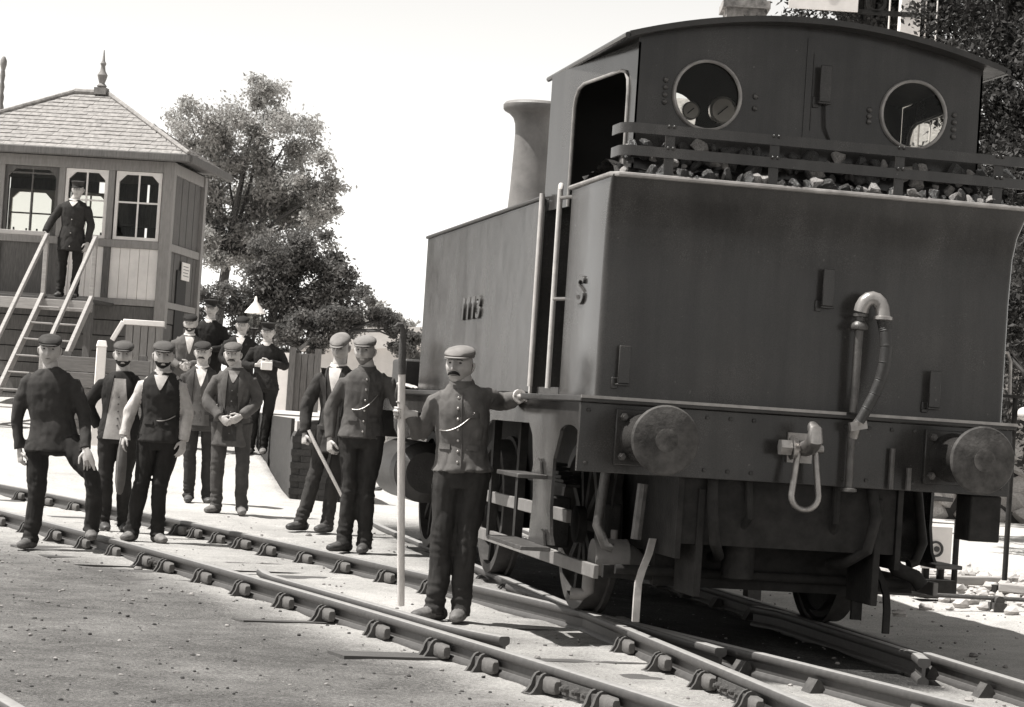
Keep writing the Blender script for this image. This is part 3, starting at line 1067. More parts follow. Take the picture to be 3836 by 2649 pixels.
lamp_iron(-1.0, 1.33, .06)
lamp_iron(.10, 1.82, .06)
lamp_iron(.74, 1.315, .06)
lamp_iron(.06, 2.935, CB)
MB().tube([(.07, CB - .02, 2.93), (.08, CB - .02, 2.8), (.12, CB - .012, 2.72)], .006, 6).build('lamp_chain', UNDER, loco)  # thin dark tube slanting down to the right below the lamp iron

# front end details seen past the men
for s in (-1, 1):
    MB().box((s * 1.0 - .18, 6.3, ZF), (s * 1.0 + .18, 6.9, 1.5)).build('sand_box', PAINT_D, loco, bevel=.02)
    MB().cyl((s * .98, 6.2, .62), (s * .98, 7.4, .62), .24, n=24).cyl((s * .98, 6.1, .62), (s * .98, 6.2, .62), .16, .24, 24).build('cylinder', PAINT_D, loco)

# coal: a heap plus the lumps that can be picked out along the rails
hm, hf = [], []
nxh, nyh = 46, 14
for j in range(nyh):
    for i in range(nxh):
        x = -1.09 + 2.18 * i / (nxh - 1)
        y = .04 + .86 * j / (nyh - 1)
        hm.append((x, y, 2.40 + .06 * fbm(x * 5, y * 5, 1) + (.10 * sstep(.04, .2, y))))
hf = [(j * nxh + i, j * nxh + i + 1, (j + 1) * nxh + i + 1, (j + 1) * nxh + i) for j in range(nyh - 1) for i in range(nxh - 1)]
MB().add(hm, hf).build('coal_heap', COALM, kind='stuff', label='small coal filling the bunker behind the rails', category='coal')


def lump_mesh(seed, cut=.42):
    rs = random.Random(seed)
    bm = bmesh.new()
    bmesh.ops.create_icosphere(bm, subdivisions=2, radius=1)
    planes = [(Vector((rs.gauss(0, 1), rs.gauss(0, 1), rs.gauss(0, 1))).normalized(), cut + .3 * rs.random()) for _ in range(9)]
    for v in bm.verts:
        for n_, d_ in planes:
            k = v.co.dot(n_)
            if k > d_:
                v.co -= n_ * (k - d_)
    me = bpy.data.meshes.new('coal_lump')
    bm.to_mesh(me)
    bm.free()
    me.materials.append(COALM)
    return me


LUMPS = [lump_mesh(i) for i in range(8)]
for q_ in (2, 7):
    LUMPS[q_].materials.clear()
    LUMPS[q_].materials.append(COALP)
rs = random.Random(11)
for i in range(150):
    x = -1.08 + 2.22 * (i + rs.random() * 3) / 152
    row = i % 3
    y = .045 if row == 0 else (.10 if row == 1 else .155)
    r = .018 + .036 * rs.random() ** 1.5
    z = (2.44 if row == 0 else 2.50 + .05 * rs.random()) + r * .5
    if row == 2:
        z = 2.56 + .07 * rs.random()
        r = .03 + .03 * rs.random()
    if rs.random() < .1:
        r *= 1.7
    o = put('coal_lump', LUMPS[rs.randrange(8)], loc=(x, y, z), rot=(rs.random() * 6, rs.random() * 6, rs.random() * 6), label='black lump of coal behind the coal rails of the bunker', category='coal lump', group='lumps of coal on the bunker')
    o.scale = (r * (1 + .5 * rs.random()), r, r * (.7 + .3 * rs.random()))
# ---------------------------------------------------------------- people
FRAME = -YAW
PE = {
'pole':((-1.564,1.69,-0.06),dict(H=(-0.011,-0.035,1.50),sr=(-0.14,-0.032,1.333),sl=(0.165,-0.033,1.36),er=(-0.225,0.09,1.06),wr=(-0.275,-0.035,1.20),el=(0.272,0.20,1.305),wl=(0.352,-0.04,1.348),hr=(-0.041,-0.022,0.87),hl=(0.124,-0.022,0.87),kr=(-0.044,-0.011,0.469),ar=(-0.057,-0.001,0.07),tr=(-0.155,-0.101,0.03),kl=(0.093,-0.011,0.465),al=(0.087,-0.002,0.071),tl=(0.057,-0.22,0.002))),
'jersey':((-3.77,6.07,-0.12),dict(H=(-0.142,-0.035,1.494),sr=(-0.31,-0.03,1.29),sl=(0.057,-0.031,1.314),er=(-0.354,-0.022,0.98),wr=(-0.315,-0.037,0.74),el=(0.156,-0.024,1.029),wl=(0.20,-0.17,0.775),hr=(-0.19,-0.018,0.80),hl=(0.05,-0.03,0.80),kr=(-0.165,-0.009,0.43),ar=(-0.194,-0.001,0.077),tr=(-0.226,-0.149,0.0),kl=(0.285,-0.15,0.545),al=(0.275,-0.08,0.19),tl=(0.30,-0.23,0.10))),
'lightvest':((-3.28,8.76,-0.10),dict(H=(0.027,-0.036,1.531),sr=(-0.13,-0.03,1.32),sl=(0.190,-0.031,1.33),er=(-0.275,0.025,1.08),wr=(-0.164,0.05,0.90),el=(0.268,0.074,1.08),wl=(0.224,0.04,0.88),hr=(-0.06,-0.021,0.85),hl=(0.131,-0.021,0.85),kr=(-0.05,-0.01,0.45),ar=(-0.048,-0.002,0.073),tr=(0.0,-0.15,0.001),kl=(0.093,0.05,0.45),al=(0.11,0.098,0.076),tl=(0.163,-0.04,0.0))),
'sleeves':((-3.03,7.62,-0.10),dict(H=(0.056,-0.036,1.531),sr=(-0.096,-0.031,1.328),sl=(0.225,-0.032,1.347),er=(-0.178,-0.026,1.092),wr=(-0.213,-0.072,0.876),el=(0.288,-0.026,1.084),wl=(0.276,-0.071,0.865),hr=(-0.017,-0.02,0.85),hl=(0.167,-0.02,0.851),kr=(-0.054,-0.01,0.455),ar=(-0.107,-0.001,0.073),tr=(-0.14,-0.15,0.0),kl=(0.091,-0.01,0.454),al=(0.1,-0.002,0.08),tl=(0.169,-0.131,0.0))),
'moust':((-2.21,12.93,-0.05),dict(H=(-0.062,-0.037,1.57),sr=(-0.228,-0.031,1.36),sl=(0.116,-0.031,1.37),er=(-0.282,-0.025,1.088),wr=(-0.235,-0.059,0.859),el=(0.183,0.055,1.084),wl=(0.166,0.02,0.857),hr=(-0.138,-0.02,0.878),hl=(0.053,-0.021,0.88),kr=(-0.119,-0.01,0.455),ar=(-0.109,-0.002,0.078),tr=(-0.094,-0.15,0.0),kl=(0.061,0.05,0.452),al=(0.073,0.058,0.08),tl=(0.117,-0.081,0.0))),
'clasp':((-2.10,11.00,-0.05),dict(H=(-0.019,-0.037,1.54),sr=(-0.159,-0.032,1.35),sl=(0.189,-0.032,1.353),er=(-0.246,-0.036,1.081),wr=(-0.083,-0.192,0.934),el=(0.263,-0.036,1.095),wl=(0.133,-0.192,0.961),hr=(-0.093,-0.02,0.86),hl=(0.119,-0.021,0.861),kr=(-0.1,-0.01,0.445),ar=(-0.09,-0.002,0.072),tr=(-0.144,-0.139,0.0),kl=(0.148,-0.011,0.442),al=(0.159,-0.002,0.079),tl=(0.19,-0.16,0.0))),
'openjacket':((-1.54,8.66,-0.05),dict(H=(0.159,-0.038,1.621),sr=(-0.006,-0.033,1.404),sl=(0.319,-0.033,1.41),er=(-0.103,-0.025,1.095),wr=(-0.099,-0.09,0.862),el=(0.379,0.073,1.116),wl=(0.336,0.049,0.878),hr=(0.081,-0.022,0.912),hl=(0.273,-0.023,0.914),kr=(0.006,-0.011,0.479),ar=(-0.083,-0.002,0.073),tr=(-0.166,-0.12,0.002),kl=(0.172,-0.011,0.477),al=(0.143,-0.001,0.076),tl=(0.076,-0.14,0.0))),
'chain':((-1.51,6.37,-0.04),dict(H=(0.025,-0.038,1.578),sr=(-0.124,-0.032,1.38),sl=(0.225,-0.033,1.395),er=(-0.224,0.015,1.103),wr=(-0.204,-0.041,0.881),el=(0.325,0.0,1.15),wl=(0.335,-0.15,1.335),hr=(-0.053,-0.023,0.903),hl=(0.135,-0.022,0.906),kr=(-0.016,-0.012,0.474),ar=(-0.038,-0.003,0.082),tr=(-0.144,-0.141,0.003),kl=(0.11,-0.012,0.482),al=(0.117,-0.002,0.077),tl=(0.106,-0.19,0.0))),
'far':((-1.15,17.89,0.36),dict(H=(0.041,-0.037,1.541),sr=(-0.129,-0.03,1.341),sl=(0.204,-0.031,1.344),er=(-0.237,-0.025,1.102),wr=(-0.062,-0.226,1.115),el=(0.309,-0.026,1.117),wl=(0.123,-0.227,1.161),hr=(-0.046,-0.017,0.867),hl=(0.138,-0.017,0.869),kr=(-0.068,-0.008,0.45),ar=(-0.087,-0.0,0.07),tr=(-0.109,-0.129,0.0),kl=(0.098,-0.008,0.45),al=(0.076,-0.001,0.07),tl=(0.089,-0.169,0.0))),
'stairs':((-3.58,21.35,2.292),dict(H=(0.051,-0.035,1.506),sr=(-0.165,-0.029,1.304),sl=(0.2,-0.03,1.304),er=(-0.283,-0.054,1.055),wr=(-0.33,-0.182,0.893),el=(0.269,-0.023,1.03),wl=(0.242,-0.068,0.796),hr=(-0.089,-0.017,0.814),hl=(0.111,-0.017,0.811),kr=(-0.098,-0.009,0.421),ar=(-0.11,-0.002,0.07),tr=(-0.117,-0.15,0.0),kl=(0.104,-0.009,0.424),al=(0.087,-0.002,0.07),tl=(0.117,-0.151,0.0))),
}
BK = dict(H=(0., -.03, 1.56), sr=(-.18, -.03, 1.36), sl=(.18, -.03, 1.36), er=(-.25, -.03, 1.09), wr=(-.06, -.23, 1.02), el=(.25, -.03, 1.09), wl=(.06, -.23, 1.05), hr=(-.09, 0, .88), hl=(.09, 0, .88), kr=(-.1, 0, .46), ar=(-.1, 0, .07), tr=(-.12, -.15, 0), kl=(.1, 0, .46), al=(.1, 0, .07), tl=(.12, -.15, 0))
PE['backgrey'] = ((-2.08, 18.05, .42), BK)
PE['backtall'] = ((-1.72, 19.5, .60), {k: (v[0], v[1], v[2] * 1.06) for k, v in BK.items()})
PE['backlow'] = ((-1.35, 18.9, .45), {k: (v[0], v[1], v[2] * .965) for k, v in BK.items()})


class LB:
    """labelled closed shapes"""

    def __init__(s):
        s.v, s.f, s.l = [], [], []

    def tube(s, path, radii, lab, n=14, flat=None):
        """radii: (rx, ry) pairs, rx across (towards +X as far as possible)"""
        path = [Vector(p) for p in path]
        o = len(s.v)
        for i, p in enumerate(path):
            d = (path[min(i + 1, len(path) - 1)] - path[max(i - 1, 0)]).normalized()
            x = Vector(flat) if flat else Vector((1, 0, 0))
            x = x - d * x.dot(d)
            if x.length < .2:
                x = Vector((0, 1, 0)) - d * d.y
            x.normalize()
            y = d.cross(x)
            rx, ry = radii[i] if isinstance(radii[i], tuple) else (radii[i], radii[i])
            for k in range(n):
                a_ = 2 * pi * k / n
                s.v.append(p + x * (rx * cos(a_)) + y * (ry * sin(a_)))
        m = len(path)
        for i in range(m - 1):
            for j in range(n):
                k = (j + 1) % n
                s.f.append((o + i * n + j, o + i * n + k, o + (i + 1) * n + k, o + (i + 1) * n + j))
                s.l.append(lab)
        for base, rev in ((o, True), (o + (m - 1) * n, False)):
            c = len(s.v)
            s.v.append(sum((s.v[base + j] for j in range(n)), Vector()) / n)
            for j in range(n):
                k = (j + 1) % n
                s.f.append((base + k, base + j, c) if rev else (base + j, base + k, c))
                s.l.append(lab)


def remesh(lb, vox, smooth=2, fac=.5):
    me = bpy.data.meshes.new('tmp')
    me.from_pydata([tuple(v) for v in lb.v], [], lb.f)
    ob = bpy.data.objects.new('tmp', me)
    COL.objects.link(ob)
    m = ob.modifiers.new('r', 'REMESH')
    m.mode = 'VOXEL'
    m.voxel_size = vox
    sm = ob.modifiers.new('s', 'SMOOTH')
    sm.factor = fac
    sm.iterations = smooth
    dg = bpy.context.evaluated_depsgraph_get()
    ev = ob.evaluated_get(dg)
    em = ev.to_mesh()
    V = [v.co.copy() for v in em.vertices]
    Nn = [v.normal.copy() for v in em.vertices]
    F = [tuple(p.vertices) for p in em.polygons]
    ev.to_mesh_clear()
    COL.objects.unlink(ob)
    bpy.data.objects.remove(ob)
    bpy.data.meshes.remove(me)
    bvh = BVHTree.FromPolygons([tuple(v) for v in lb.v], lb.f)
    vl = []
    for v in V:
        r_ = bvh.find_nearest(v)
        vl.append(lb.l[r_[2]] if r_[2] is not None else lb.l[0])
    return V, Nn, F, vl


def g1(x, s):
    return exp(-(x / s) ** 2)


def head_mesh(M, Nn, beard=False, stubble=False):
    """face looks along -Y; returns verts, faces, labels"""
    V, F, L = [], [], []
    for i in range(M + 1):
        th = pi * i / M
        for j in range(Nn):
            ph = 2 * pi * j / Nn
            dx, dy, dz = sin(th) * cos(ph), sin(th) * sin(ph), cos(th)
            x, y, z = .077 * dx, .098 * dy, .118 * dz
            if z > .09:
                z = .09 + (z - .09) * .35
            if z < -.01:
                k = min(1, (-z - .01) / .108)
                x *= 1 - .24 * k ** 1.5
                if y > 0:
                    y *= 1 - .42 * sstep(.1, .9, k)
                else:
                    y *= 1 - .05 * k
            if y < 0:
                f = sstep(0, -.05, y)
                y += -.004 * f * g1(z - .03, .011) * (1 if abs(x) < .055 else .3)                                # brow
                y += .014 * f * g1(abs(x) - .031, .0155) * g1(z - .011, .013)                                    # sockets
                nb = sstep(.026, -.028, z) * sstep(-.047, -.036, z)
                y -= f * (.006 + .027 * nb) * g1(x, .0095 + .006 * nb) * (sstep(.03, .015, z) * sstep(-.05, -.04, z))  # nose
                y -= .006 * f * g1(abs(x) - .042, .018) * g1(z + .022, .02)                                      # cheekbone
                y -= .005 * f * g1(x, .026) * g1(z + .062, .014)                                                 # lips mound
                y += .005 * f * g1(x, .024) * g1(z + .064, .0035)                                                # mouth line
                y += .004 * f * g1(x, .03) * g1(z + .082, .007)
                y -= .010 * f * g1(x, .024) * g1(z + .102, .015)                                                 # chin
            V.append(Vector((x, y, z)))
            lab = 'K'
            if z > .052 or (y > .012 and z > -.03) or (y > .045 and z > -.055):
                lab = 'H'
            if beard and z < -.045 - .25 * max(0, .02 - abs(x)) * 0 and y < .03 and not (abs(x) < .016 and -.074 < z < -.055):
                if z < -.05 or abs(x) > .045:
                    lab = 'H'
            L.append(lab)
    for i in range(M):
        for j in range(Nn):
            k = (j + 1) % Nn
            F.append((i * Nn + j, (i + 1) * Nn + j, (i + 1) * Nn + k, i * Nn + k))
    return V, F, L


def hand_shapes(lb, w, d, pn, side, pose, s=1.0):
    """w wrist, d along the hand, pn palm normal; side +1 when the thumb lies along pn x d"""
    w, d, pn = Vector(w), Vector(d).normalized(), Vector(pn)
    pn = (pn - d * pn.dot(d)).normalized()
    ac = pn.cross(d).normalized() * side
    lb.tube([w - d * .05, w, w + d * .03 * s, w + d * .07 * s, w + d * .095 * s], [(.026 * s, .021 * s), (.027 * s, .02 * s), (.036 * s, .018 * s), (.042 * s, .016 * s), (.040 * s, .012 * s)], 'K', 10, flat=ac)
    curl = dict(relaxed=(.35, .45, .35), flat=(.06, .08, .05), grip=(1.15, 1.35, .9), half=(.7, .8, .5))[pose]
    for i in range(4):
        u = (.030 - .0205 * i) * s
        L = (.040, .045, .042, .033)[i] * s
        p = w + d * (.088 - .006 * abs(i - 1.3)) * s + ac * u
        dd = (d + ac * (.10 - .06 * i)).normalized()
        pts = [p - dd * .012, p]
        a_ = 0
        for k, seg in enumerate((L, L * .68, L * .5)):
            a_ += curl[k] * (1 + .07 * i)
            v = dd * cos(a_) + pn * sin(a_)
            p = p + v * seg
            pts.append(p)
        lb.tube(pts, [.0095 * s, .0095 * s, .0088 * s, .008 * s, .006 * s], 'K', 8)
    p = w + d * .022 * s + ac * .026 * s
    v = (d * .62 + ac * .75 + pn * .25).normalized()
    pts = [p, p + v * .042 * s]
    v2 = (d * .85 + ac * .25 + pn * (.6 if pose in ('grip', 'half') else .25)).normalized()
    pts += [pts[-1] + v2 * .032 * s, pts[-1] + v2 * .056 * s]
    lb.tube(pts, [.015 * s, .0125 * s, .0105 * s, .007 * s], 'K', 8)


def cap_mesh(kind, col, o, M3, seed=0):
    """flat tweed cap or stiff railway cap, head-centred frame"""
    rs = random.Random(seed)
    mb = MB()
    n = 28
    if kind == 'flat':
        prof = [(.079, .100, .050, .0), (.084, .106, .060, -.002), (.087, .109, .068, -.004), (.090, .114, .078, -.008), (.086, .108, .092, -.006), (.070, .088, .106, -.002), (.042, .054, .115, .003), (.01, .012, .118, .003)]
    else:
        prof = [(.080, .101, .048, 0), (.082, .103, .074, 0), (.087, .108, .096, -.002), (.096, .117, .108, -.004), (.097, .118, .115, -.004), (.088, .108, .122, -.004), (.05, .06, .127, -.003), (.01, .012, .128, -.003)]
    rings = []
    for i, (rx, ry, z, oy) in enumerate(prof):
        ring = []
        for k in range(n):
            a_ = 2 * pi * k / n
            wob = 1 + (.025 * sin(3 * a_ + seed) + .015 * sin(5 * a_ + 2 * seed)) * (i in (2, 3, 4)) * (kind == 'flat')
            x, y = rx * cos(a_) * wob, ry * sin(a_) * wob + oy
            tilt = .0 if kind != 'flat' else (.30 * y if i > 1 else .04 * y)
            ring.append((x, y, z + tilt * .6))
        rings.append(ring)
    mb.loft(rings)
    crown = mb
    pk = MB()
    top, bot = [], []
    for i in range(4):
        t_ = i / 3
        row = []
        for k in range(15):
            a_ = pi + pi * (.13 + .74 * k / 14)
            wv = sin(pi * (k / 14)) ** .6
            ext = (.040 if kind == 'flat' else .042) * t_ * wv
            row.append((( .083 + ext * .35) * cos(a_), (.104 + ext) * sin(a_), .055 - ((.014 if kind == 'flat' else .026) * t_ * wv)))
        top.append(row)
    rings = []
    for r_ in top:
        rings.append(r_ + [(x, y * .995, z - .007) for x, y, z in reversed(r_)])
    pk.loft(rings)
    return crown, pk


def person(key, label, J=.03, T=.025, W=.06, S=.62, hat=.2, hatkind='flat', hair=.04, open_=None, vneck=None, sleeve='J', hem=None, yaw=0., hyaw=0., hpitch=0., vox=.0075, moustache=False, beard=False,
           poses=('relaxed', 'relaxed'), hdir=None, pnorm=None, collar='S', bulk=1.0, buttons=0, chain=None, seed=1, cuffs=False, boot=None, headscale=1.0):
    base, j = PE[key]
    if key != 'stairs':
        base = (base[0], base[1], h0(base[0], base[1]) + .004)
    j = {k: Vector(v) for k, v in j.items()}
    lb = LB()
    pc = (j['hr'] + j['hl']) / 2
    sc_ = (j['sr'] + j['sl']) / 2
    sw = max(.165, min(.20, (j['sl'] - j['sr']).length / 2))
    fr_ = Vector((sin(yaw), -cos(yaw), 0))
    ax = Vector((cos(yaw), sin(yaw), 0))
    # trousers
    lb.tube([pc + Vector((0, 0, -.09)), pc + Vector((0, 0, -.02)), pc + Vector((0, 0, .07)), pc.lerp(sc_, .35)], [(.12 * bulk, .10), (.158 * bulk, .12), (.15 * bulk, .112), (.138 * bulk, .105)], 'T', 18, flat=ax)
    for h, k, a_, t_ in (('hr', 'kr', 'ar', 'tr'), ('hl', 'kl', 'al', 'tl')):
        H_, K_, A_, T_ = j[h], j[k], j[a_], j[t_]
        foot = Vector((T_.x - A_.x, T_.y - A_.y, 0))
        if foot.length < .05:
            foot = Vector((0, -1, 0))
        foot.normalize()
        hemp = A_ + Vector((0, 0, -.035))
        lb.tube([H_ + Vector((0, 0, .02)), H_.lerp(K_, .4), K_.lerp(H_, .12) + Vector((0, -.012, 0)), K_.lerp(A_, .3), K_.lerp(A_, .62), A_ + Vector((0, 0, .03)), hemp + foot * .012],
                [(.094, .102), (.083, .092), (.068, .074), (.067, .072), (.063, .068), (.061, .067), (.063, .073)], 'T', 14)
        gz = min(T_.z, A_.z - .07)
        heel = Vector((A_.x, A_.y, gz + .035)) - foot * .06
        toe = Vector((A_.x, A_.y, gz + .03)) + foot * .19
        up_ = (T_.z - gz)
        lb.tube([heel - foot * .018, heel, heel + foot * .08 + Vector((0, 0, .012)), heel.lerp(toe, .62) + Vector((0, 0, .004)), toe - foot * .03, toe], [(.028, .03), (.037, .04), (.040, .05), (.048, .038), (.042, .03), (.022, .018)], 'B', 12)
        lb.tube([Vector((A_.x, A_.y, gz + .03)), A_ + Vector((0, 0, .05))], [.048, .05], 'B', 10)
    # upper garment
    hz = (pc.z + .02) if hem is None else hem
    tr_ = [(hz, .188 * bulk, .142), (max(hz + .03, pc.z + .06), .168 * bulk, .128)]
    wz = lerp(pc.z, sc_.z, .36)
    cz_ = lerp(pc.z, sc_.z, .74)
    tr_ += [(wz, .150 * bulk, .112), (cz_, .172 * bulk, .122), (lerp(pc.z, sc_.z, .90), sw + .002, .114), (sc_.z - .005, sw * .92, .100), (sc_.z + .03, sw * .66, .086), (sc_.z + .052, .088, .076), (sc_.z + .06, .07, .066)]
    pth, rad = [], []
    for z, rx, ry in tr_:
        t_ = (z - pc.z) / (sc_.z - pc.z)
        c = pc.lerp(sc_, max(0, min(1.15, t_)))
        pth.append((c.x, c.y, z))
        rad.append((rx, ry))
    lb.tube(pth, rad, 'J', 22, flat=ax)
    for s_, e_, w_ in (('sr', 'er', 'wr'), ('sl', 'el', 'wl')):
        S_, E_, W_ = j[s_], j[e_], j[w_]
        inn = S_.lerp(sc_, .5) + Vector((0, 0, -.045))
        S_ = S_.lerp(sc_, .12) + Vector((0, 0, -.028))
        e0, e1 = S_.lerp(E_, .74), E_.lerp(W_, .30)
        eb = [e0.lerp(E_, q).lerp(E_.lerp(e1, q), q) for q in (.25, .5, .75)]
        lb.tube([inn, S_.lerp(inn, .3) + Vector((0, 0, .012)), S_.lerp(E_, .1), S_.lerp(E_, .38), e0] + eb + [e1, E_.lerp(W_, .7), W_], [.04, .054, .060, .057, .052, .052, .052, .052, .050, .044, .041], 'A', 14)
    V, Nn, F, vl = remesh(lb, vox)
    # garment regions and folds
    P = Vector((seed * 3.1, seed * 1.7, 0))
    lab = []
    for i, v in enumerate(V):
        l = vl[i]
        nn = Nn[i]
        if l == 'J':
            c = pc.lerp(sc_, max(0, min(1.1, (v.z - pc.z) / (sc_.z - pc.z))))
            xx = (v - c).dot(ax)
            front = (v - c).dot(fr_) > .02
        elif l == 'A':
            l = sleeve
        lab.append(l)
        if l in 'JWTS':
            q = v * 1.0
            a1 = noise.noise(Vector((q.x * 9, q.y * 9, q.z * 5)) + P)
            a2 = noise.noise(Vector((q.x * 22, q.y * 22, q.z * 13)) + P)
            fold = noise.noise(Vector((q.x * 8 + a1 * .8, q.y * 8, q.z * 7 + a2 * .5)) + P * 2)
            if l == 'T' and v.z < .30:
                V[i] = v = v + nn * (.013 * sstep(.30, .12, v.z) * noise.noise(Vector((v.x * 10, v.y * 10, v.z * 34)) + P))
            elif l == 'T' and abs(v.z - .46) < .12:
                V[i] = v = v + nn * (.010 * (1 - abs(v.z - .46) / .12) * noise.noise(Vector((v.x * 9 + v.z * 8, v.y * 9, v.z * 30)) + P))
            V[i] = v + nn * (.011 * a1 + .004 * a2 + .013 * abs(fold) * (1.0 if l != 'T' else .8) - .004) + (nn * .007 if l == 'J' and (open_ or vneck) else Vector())
    verts, faces, flab = list(V), list(F), []
    for f in F:
        flab.append(lab[f[0]])
    # head, neck, ears
    hc = Vector((j['H'].x, j['H'].y, max(j['H'].z, sc_.z + .158)))
    hm3 = Matrix.Rotation(hyaw, 3, 'Z') @ Matrix.Rotation(hpitch, 3, 'X')
    near = key in ('pole', 'jersey', 'chain')
    HV, HF_, HL = head_mesh(60 if near else 40, 72 if near else 44, beard)
    o_ = len(verts)
    verts += [hc + hm3 @ (v * headscale) for v in HV]
    for f in HF_:
        faces.append(tuple(o_ + q for q in f))
        flab.append(HL[f[0]])
    nb = LB()
    nb.tube([Vector((sc_.x, sc_.y, sc_.z + .01)), Vector((sc_.x, sc_.y, sc_.z + .08)), hc + hm3 @ Vector((0, .022, -.05)), hc + hm3 @ Vector((0, .02, .0))], [.062, .058, .056, .05], 'K', 16)
    for s_ in (-1, 1):
        nb.tube([hc + hm3 @ Vector((s_ * .070, .012, -.036)), hc + hm3 @ Vector((s_ * .080, .016, -.02)), hc + hm3 @ Vector((s_ * .085, .018, 0)), hc + hm3 @ Vector((s_ * .084, .017, .016)), hc + hm3 @ Vector((s_ * .074, .012, .022))],
                [(.006, .008), (.008, .013), (.008, .017), (.007, .015), (.005, .008)], 'K', 8)
    o_ = len(verts)
    verts += nb.v
    faces += [tuple(o_ + q for q in f) for f in nb.f]
    flab += nb.l
    # hands
    hb = LB()
    for side, (e_, w_), ps, idx in ((1, ('er', 'wr'), poses[0], 0), (-1, ('el', 'wl'), poses[1], 1)):
        E_, W_ = j[e_], j[w_]
        d = (W_ - E_).normalized() if not (hdir and hdir[idx]) else Vector(hdir[idx]).normalized()
        pn = Vector((side * .8, .6, 0)) if not (pnorm and pnorm[idx]) else Vector(pnorm[idx])
        hand_shapes(hb, W_ + d * .012, d, pn, -side, ps, .93)
    hV, _, hF, _ = remesh(hb, .0042 if near else .006, 1, .4)
    o_ = len(verts)
    verts += hV
    faces += [tuple(o_ + q for q in f) for f in hF]
    flab += ['K'] * len(hF)
    keys = ['K', 'H', 'E', 'J', 'W', 'S', 'T', 'B']
    tone = lambda v, nm: cloth('%s_%03d' % (nm, int(v * 1000)), v * (1.3 if v < .05 else 1.0))
    mats = [SKIN, tone(hair, 'hair'), EYE, tone(J, 'coat'), tone(W, 'waistcoat'), tone(S, 'linen'), tone(T, 'trousers'), LEATHER if boot is None else boot]
    me = bpy.data.meshes.new('person')
    me.from_pydata([tuple(v) for v in verts], [], faces)
    for m in mats:
        me.materials.append(m)
    me.polygons.foreach_set('material_index', [keys.index(l) for l in flab])
    me.shade_smooth()
    body = put('person', me, loc=base, rot=(0, 0, FRAME), label=label, category='person')
    # cap
    crown, pk = cap_mesh(hatkind, hat, hc, hm3, seed)
    tilt = Matrix.Rotation(.06, 3, 'X')
    cm = MB()
    cm.v = [tuple(hc + hm3 @ (tilt @ Vector(p)) * headscale) for p in crown.v]
    cm.f, cm.m = crown.f, crown.m
    cp_ = cm.build('cap', cloth('cap_%03d' % int(hat * 1000), hat), body, angle=60)
    pm = MB()
    pm.v = [tuple(hc + hm3 @ (tilt @ Vector(p)) * headscale) for p in pk.v]
    pm.f, pm.m = pk.f, pk.m
    pm.build('peak', cloth('cap_%03d' % int(hat * 1000), hat) if hatkind == 'flat' else mat('patent_peak', .03, .25, .2, 9), cp_, angle=60)
    hm_ = mats[1] if hair < .2 else cloth('hair_100', .1)
    for s_ in (-1, 1):
        MB().tube([hc + hm3 @ (Vector(p) * headscale) for p in ((s_ * .012, -.0955, .026), (s_ * .024, -.0935, .0295), (s_ * .036, -.0875, .029), (s_ * .047, -.079, .024))], [.002, .0034, .0032, .0015], 6).build('eyebrow', hm_, body)
        ec = hc + hm3 @ (Vector((s_ * .0305, -.0755, .0105)) * headscale)
        MB().sphere(ec, .0105, 10, 8, (1.0, .75, .52)).build('eye', EYE, body)  # all dark: shade under the brow put into the eye colour
    if not beard:
        MB().tube([hc + hm3 @ (Vector(p) * headscale) for p in ((-.021, -.083, -.0655), (-.01, -.0885, -.0635), (0, -.0895, -.064), (.01, -.0885, -.0635), (.021, -.083, -.0655))], [.001, .0022, .0024, .0022, .001], 6).build('mouth', cloth('lip', .12), body)
    if moustache:
        mm = MB()
        path = [(-.036, -.083, -.062), (-.026, -.094, -.054), (-.010, -.101, -.049), (0, -.102, -.048), (.010, -.101, -.049), (.026, -.094, -.054), (.036, -.083, -.062)]
        mm.tube([hc + hm3 @ (Vector(p) * headscale) for p in path], [.004, .008, .010, .009, .010, .008, .004], 8)
        mm.build('moustache', cloth('hair_%03d' % int(hair * 1000), hair), body)
    if collar:
        cc = MB()
        rings = []
        for (r_, z) in ((.080, .035), (.079, .052), (.068, .080), (.061, .079), (.064, .045)):
            rings.append([(sc_.x + fr_.x * .008 + r_ * cos(2 * pi * k / 20), sc_.y + fr_.y * .008 + r_ * sin(2 * pi * k / 20), sc_.z + z + .012 * sin(2 * pi * k / 20)) for k in range(20)])
        cc.loft(rings, cap=False)
        cc.build('collar', {'S': mats[5], 'J': mats[3]}[collar], body)
    bv = BVHTree.FromPolygons([tuple(v) for v in V], F)

    def onfront(xx, z):
        t_ = max(0, min(1.1, (z - pc.z) / (sc_.z - pc.z)))
        c = pc.lerp(sc_, t_)
        st_ = Vector((c.x, c.y, z)) + ax * xx + fr_ * .5
        h_ = bv.ray_cast(st_, -fr_, 1.0)
        return (h_[0] + fr_ * .003) if h_[0] else (Vector((c.x, c.y, z)) + ax * xx + fr_ * .13)

    def patch(name, pts_fn, nu, nv, m, lift=.006):
        top, bot = [], []
        for iv in range(nv):
            for iu in range(nu):
                q = onfront(*pts_fn(iu / (nu - 1), iv / (nv - 1)))
                top.append(q + fr_ * lift)
                bot.append(q - fr_ * .006)
        n_ = nu * nv
        fs = []
        for iv in range(nv - 1):
            for iu in range(nu - 1):
                a_ = iv * nu + iu
                fs.append((a_, a_ + 1, a_ + nu + 1, a_ + nu))
        rim = [iu for iu in range(nu)] + [iv * nu + nu - 1 for iv in range(1, nv)] + [(nv - 1) * nu + iu for iu in range(nu - 2, -1, -1)] + [iv * nu for iv in range(nv - 2, 0, -1)]
        for a_, b_ in zip(rim, rim[1:] + rim[:1]):
            fs.append((a_, b_, b_ + n_, a_ + n_))
        MB().add(top + bot, fs).build(name, m, body, angle=60)

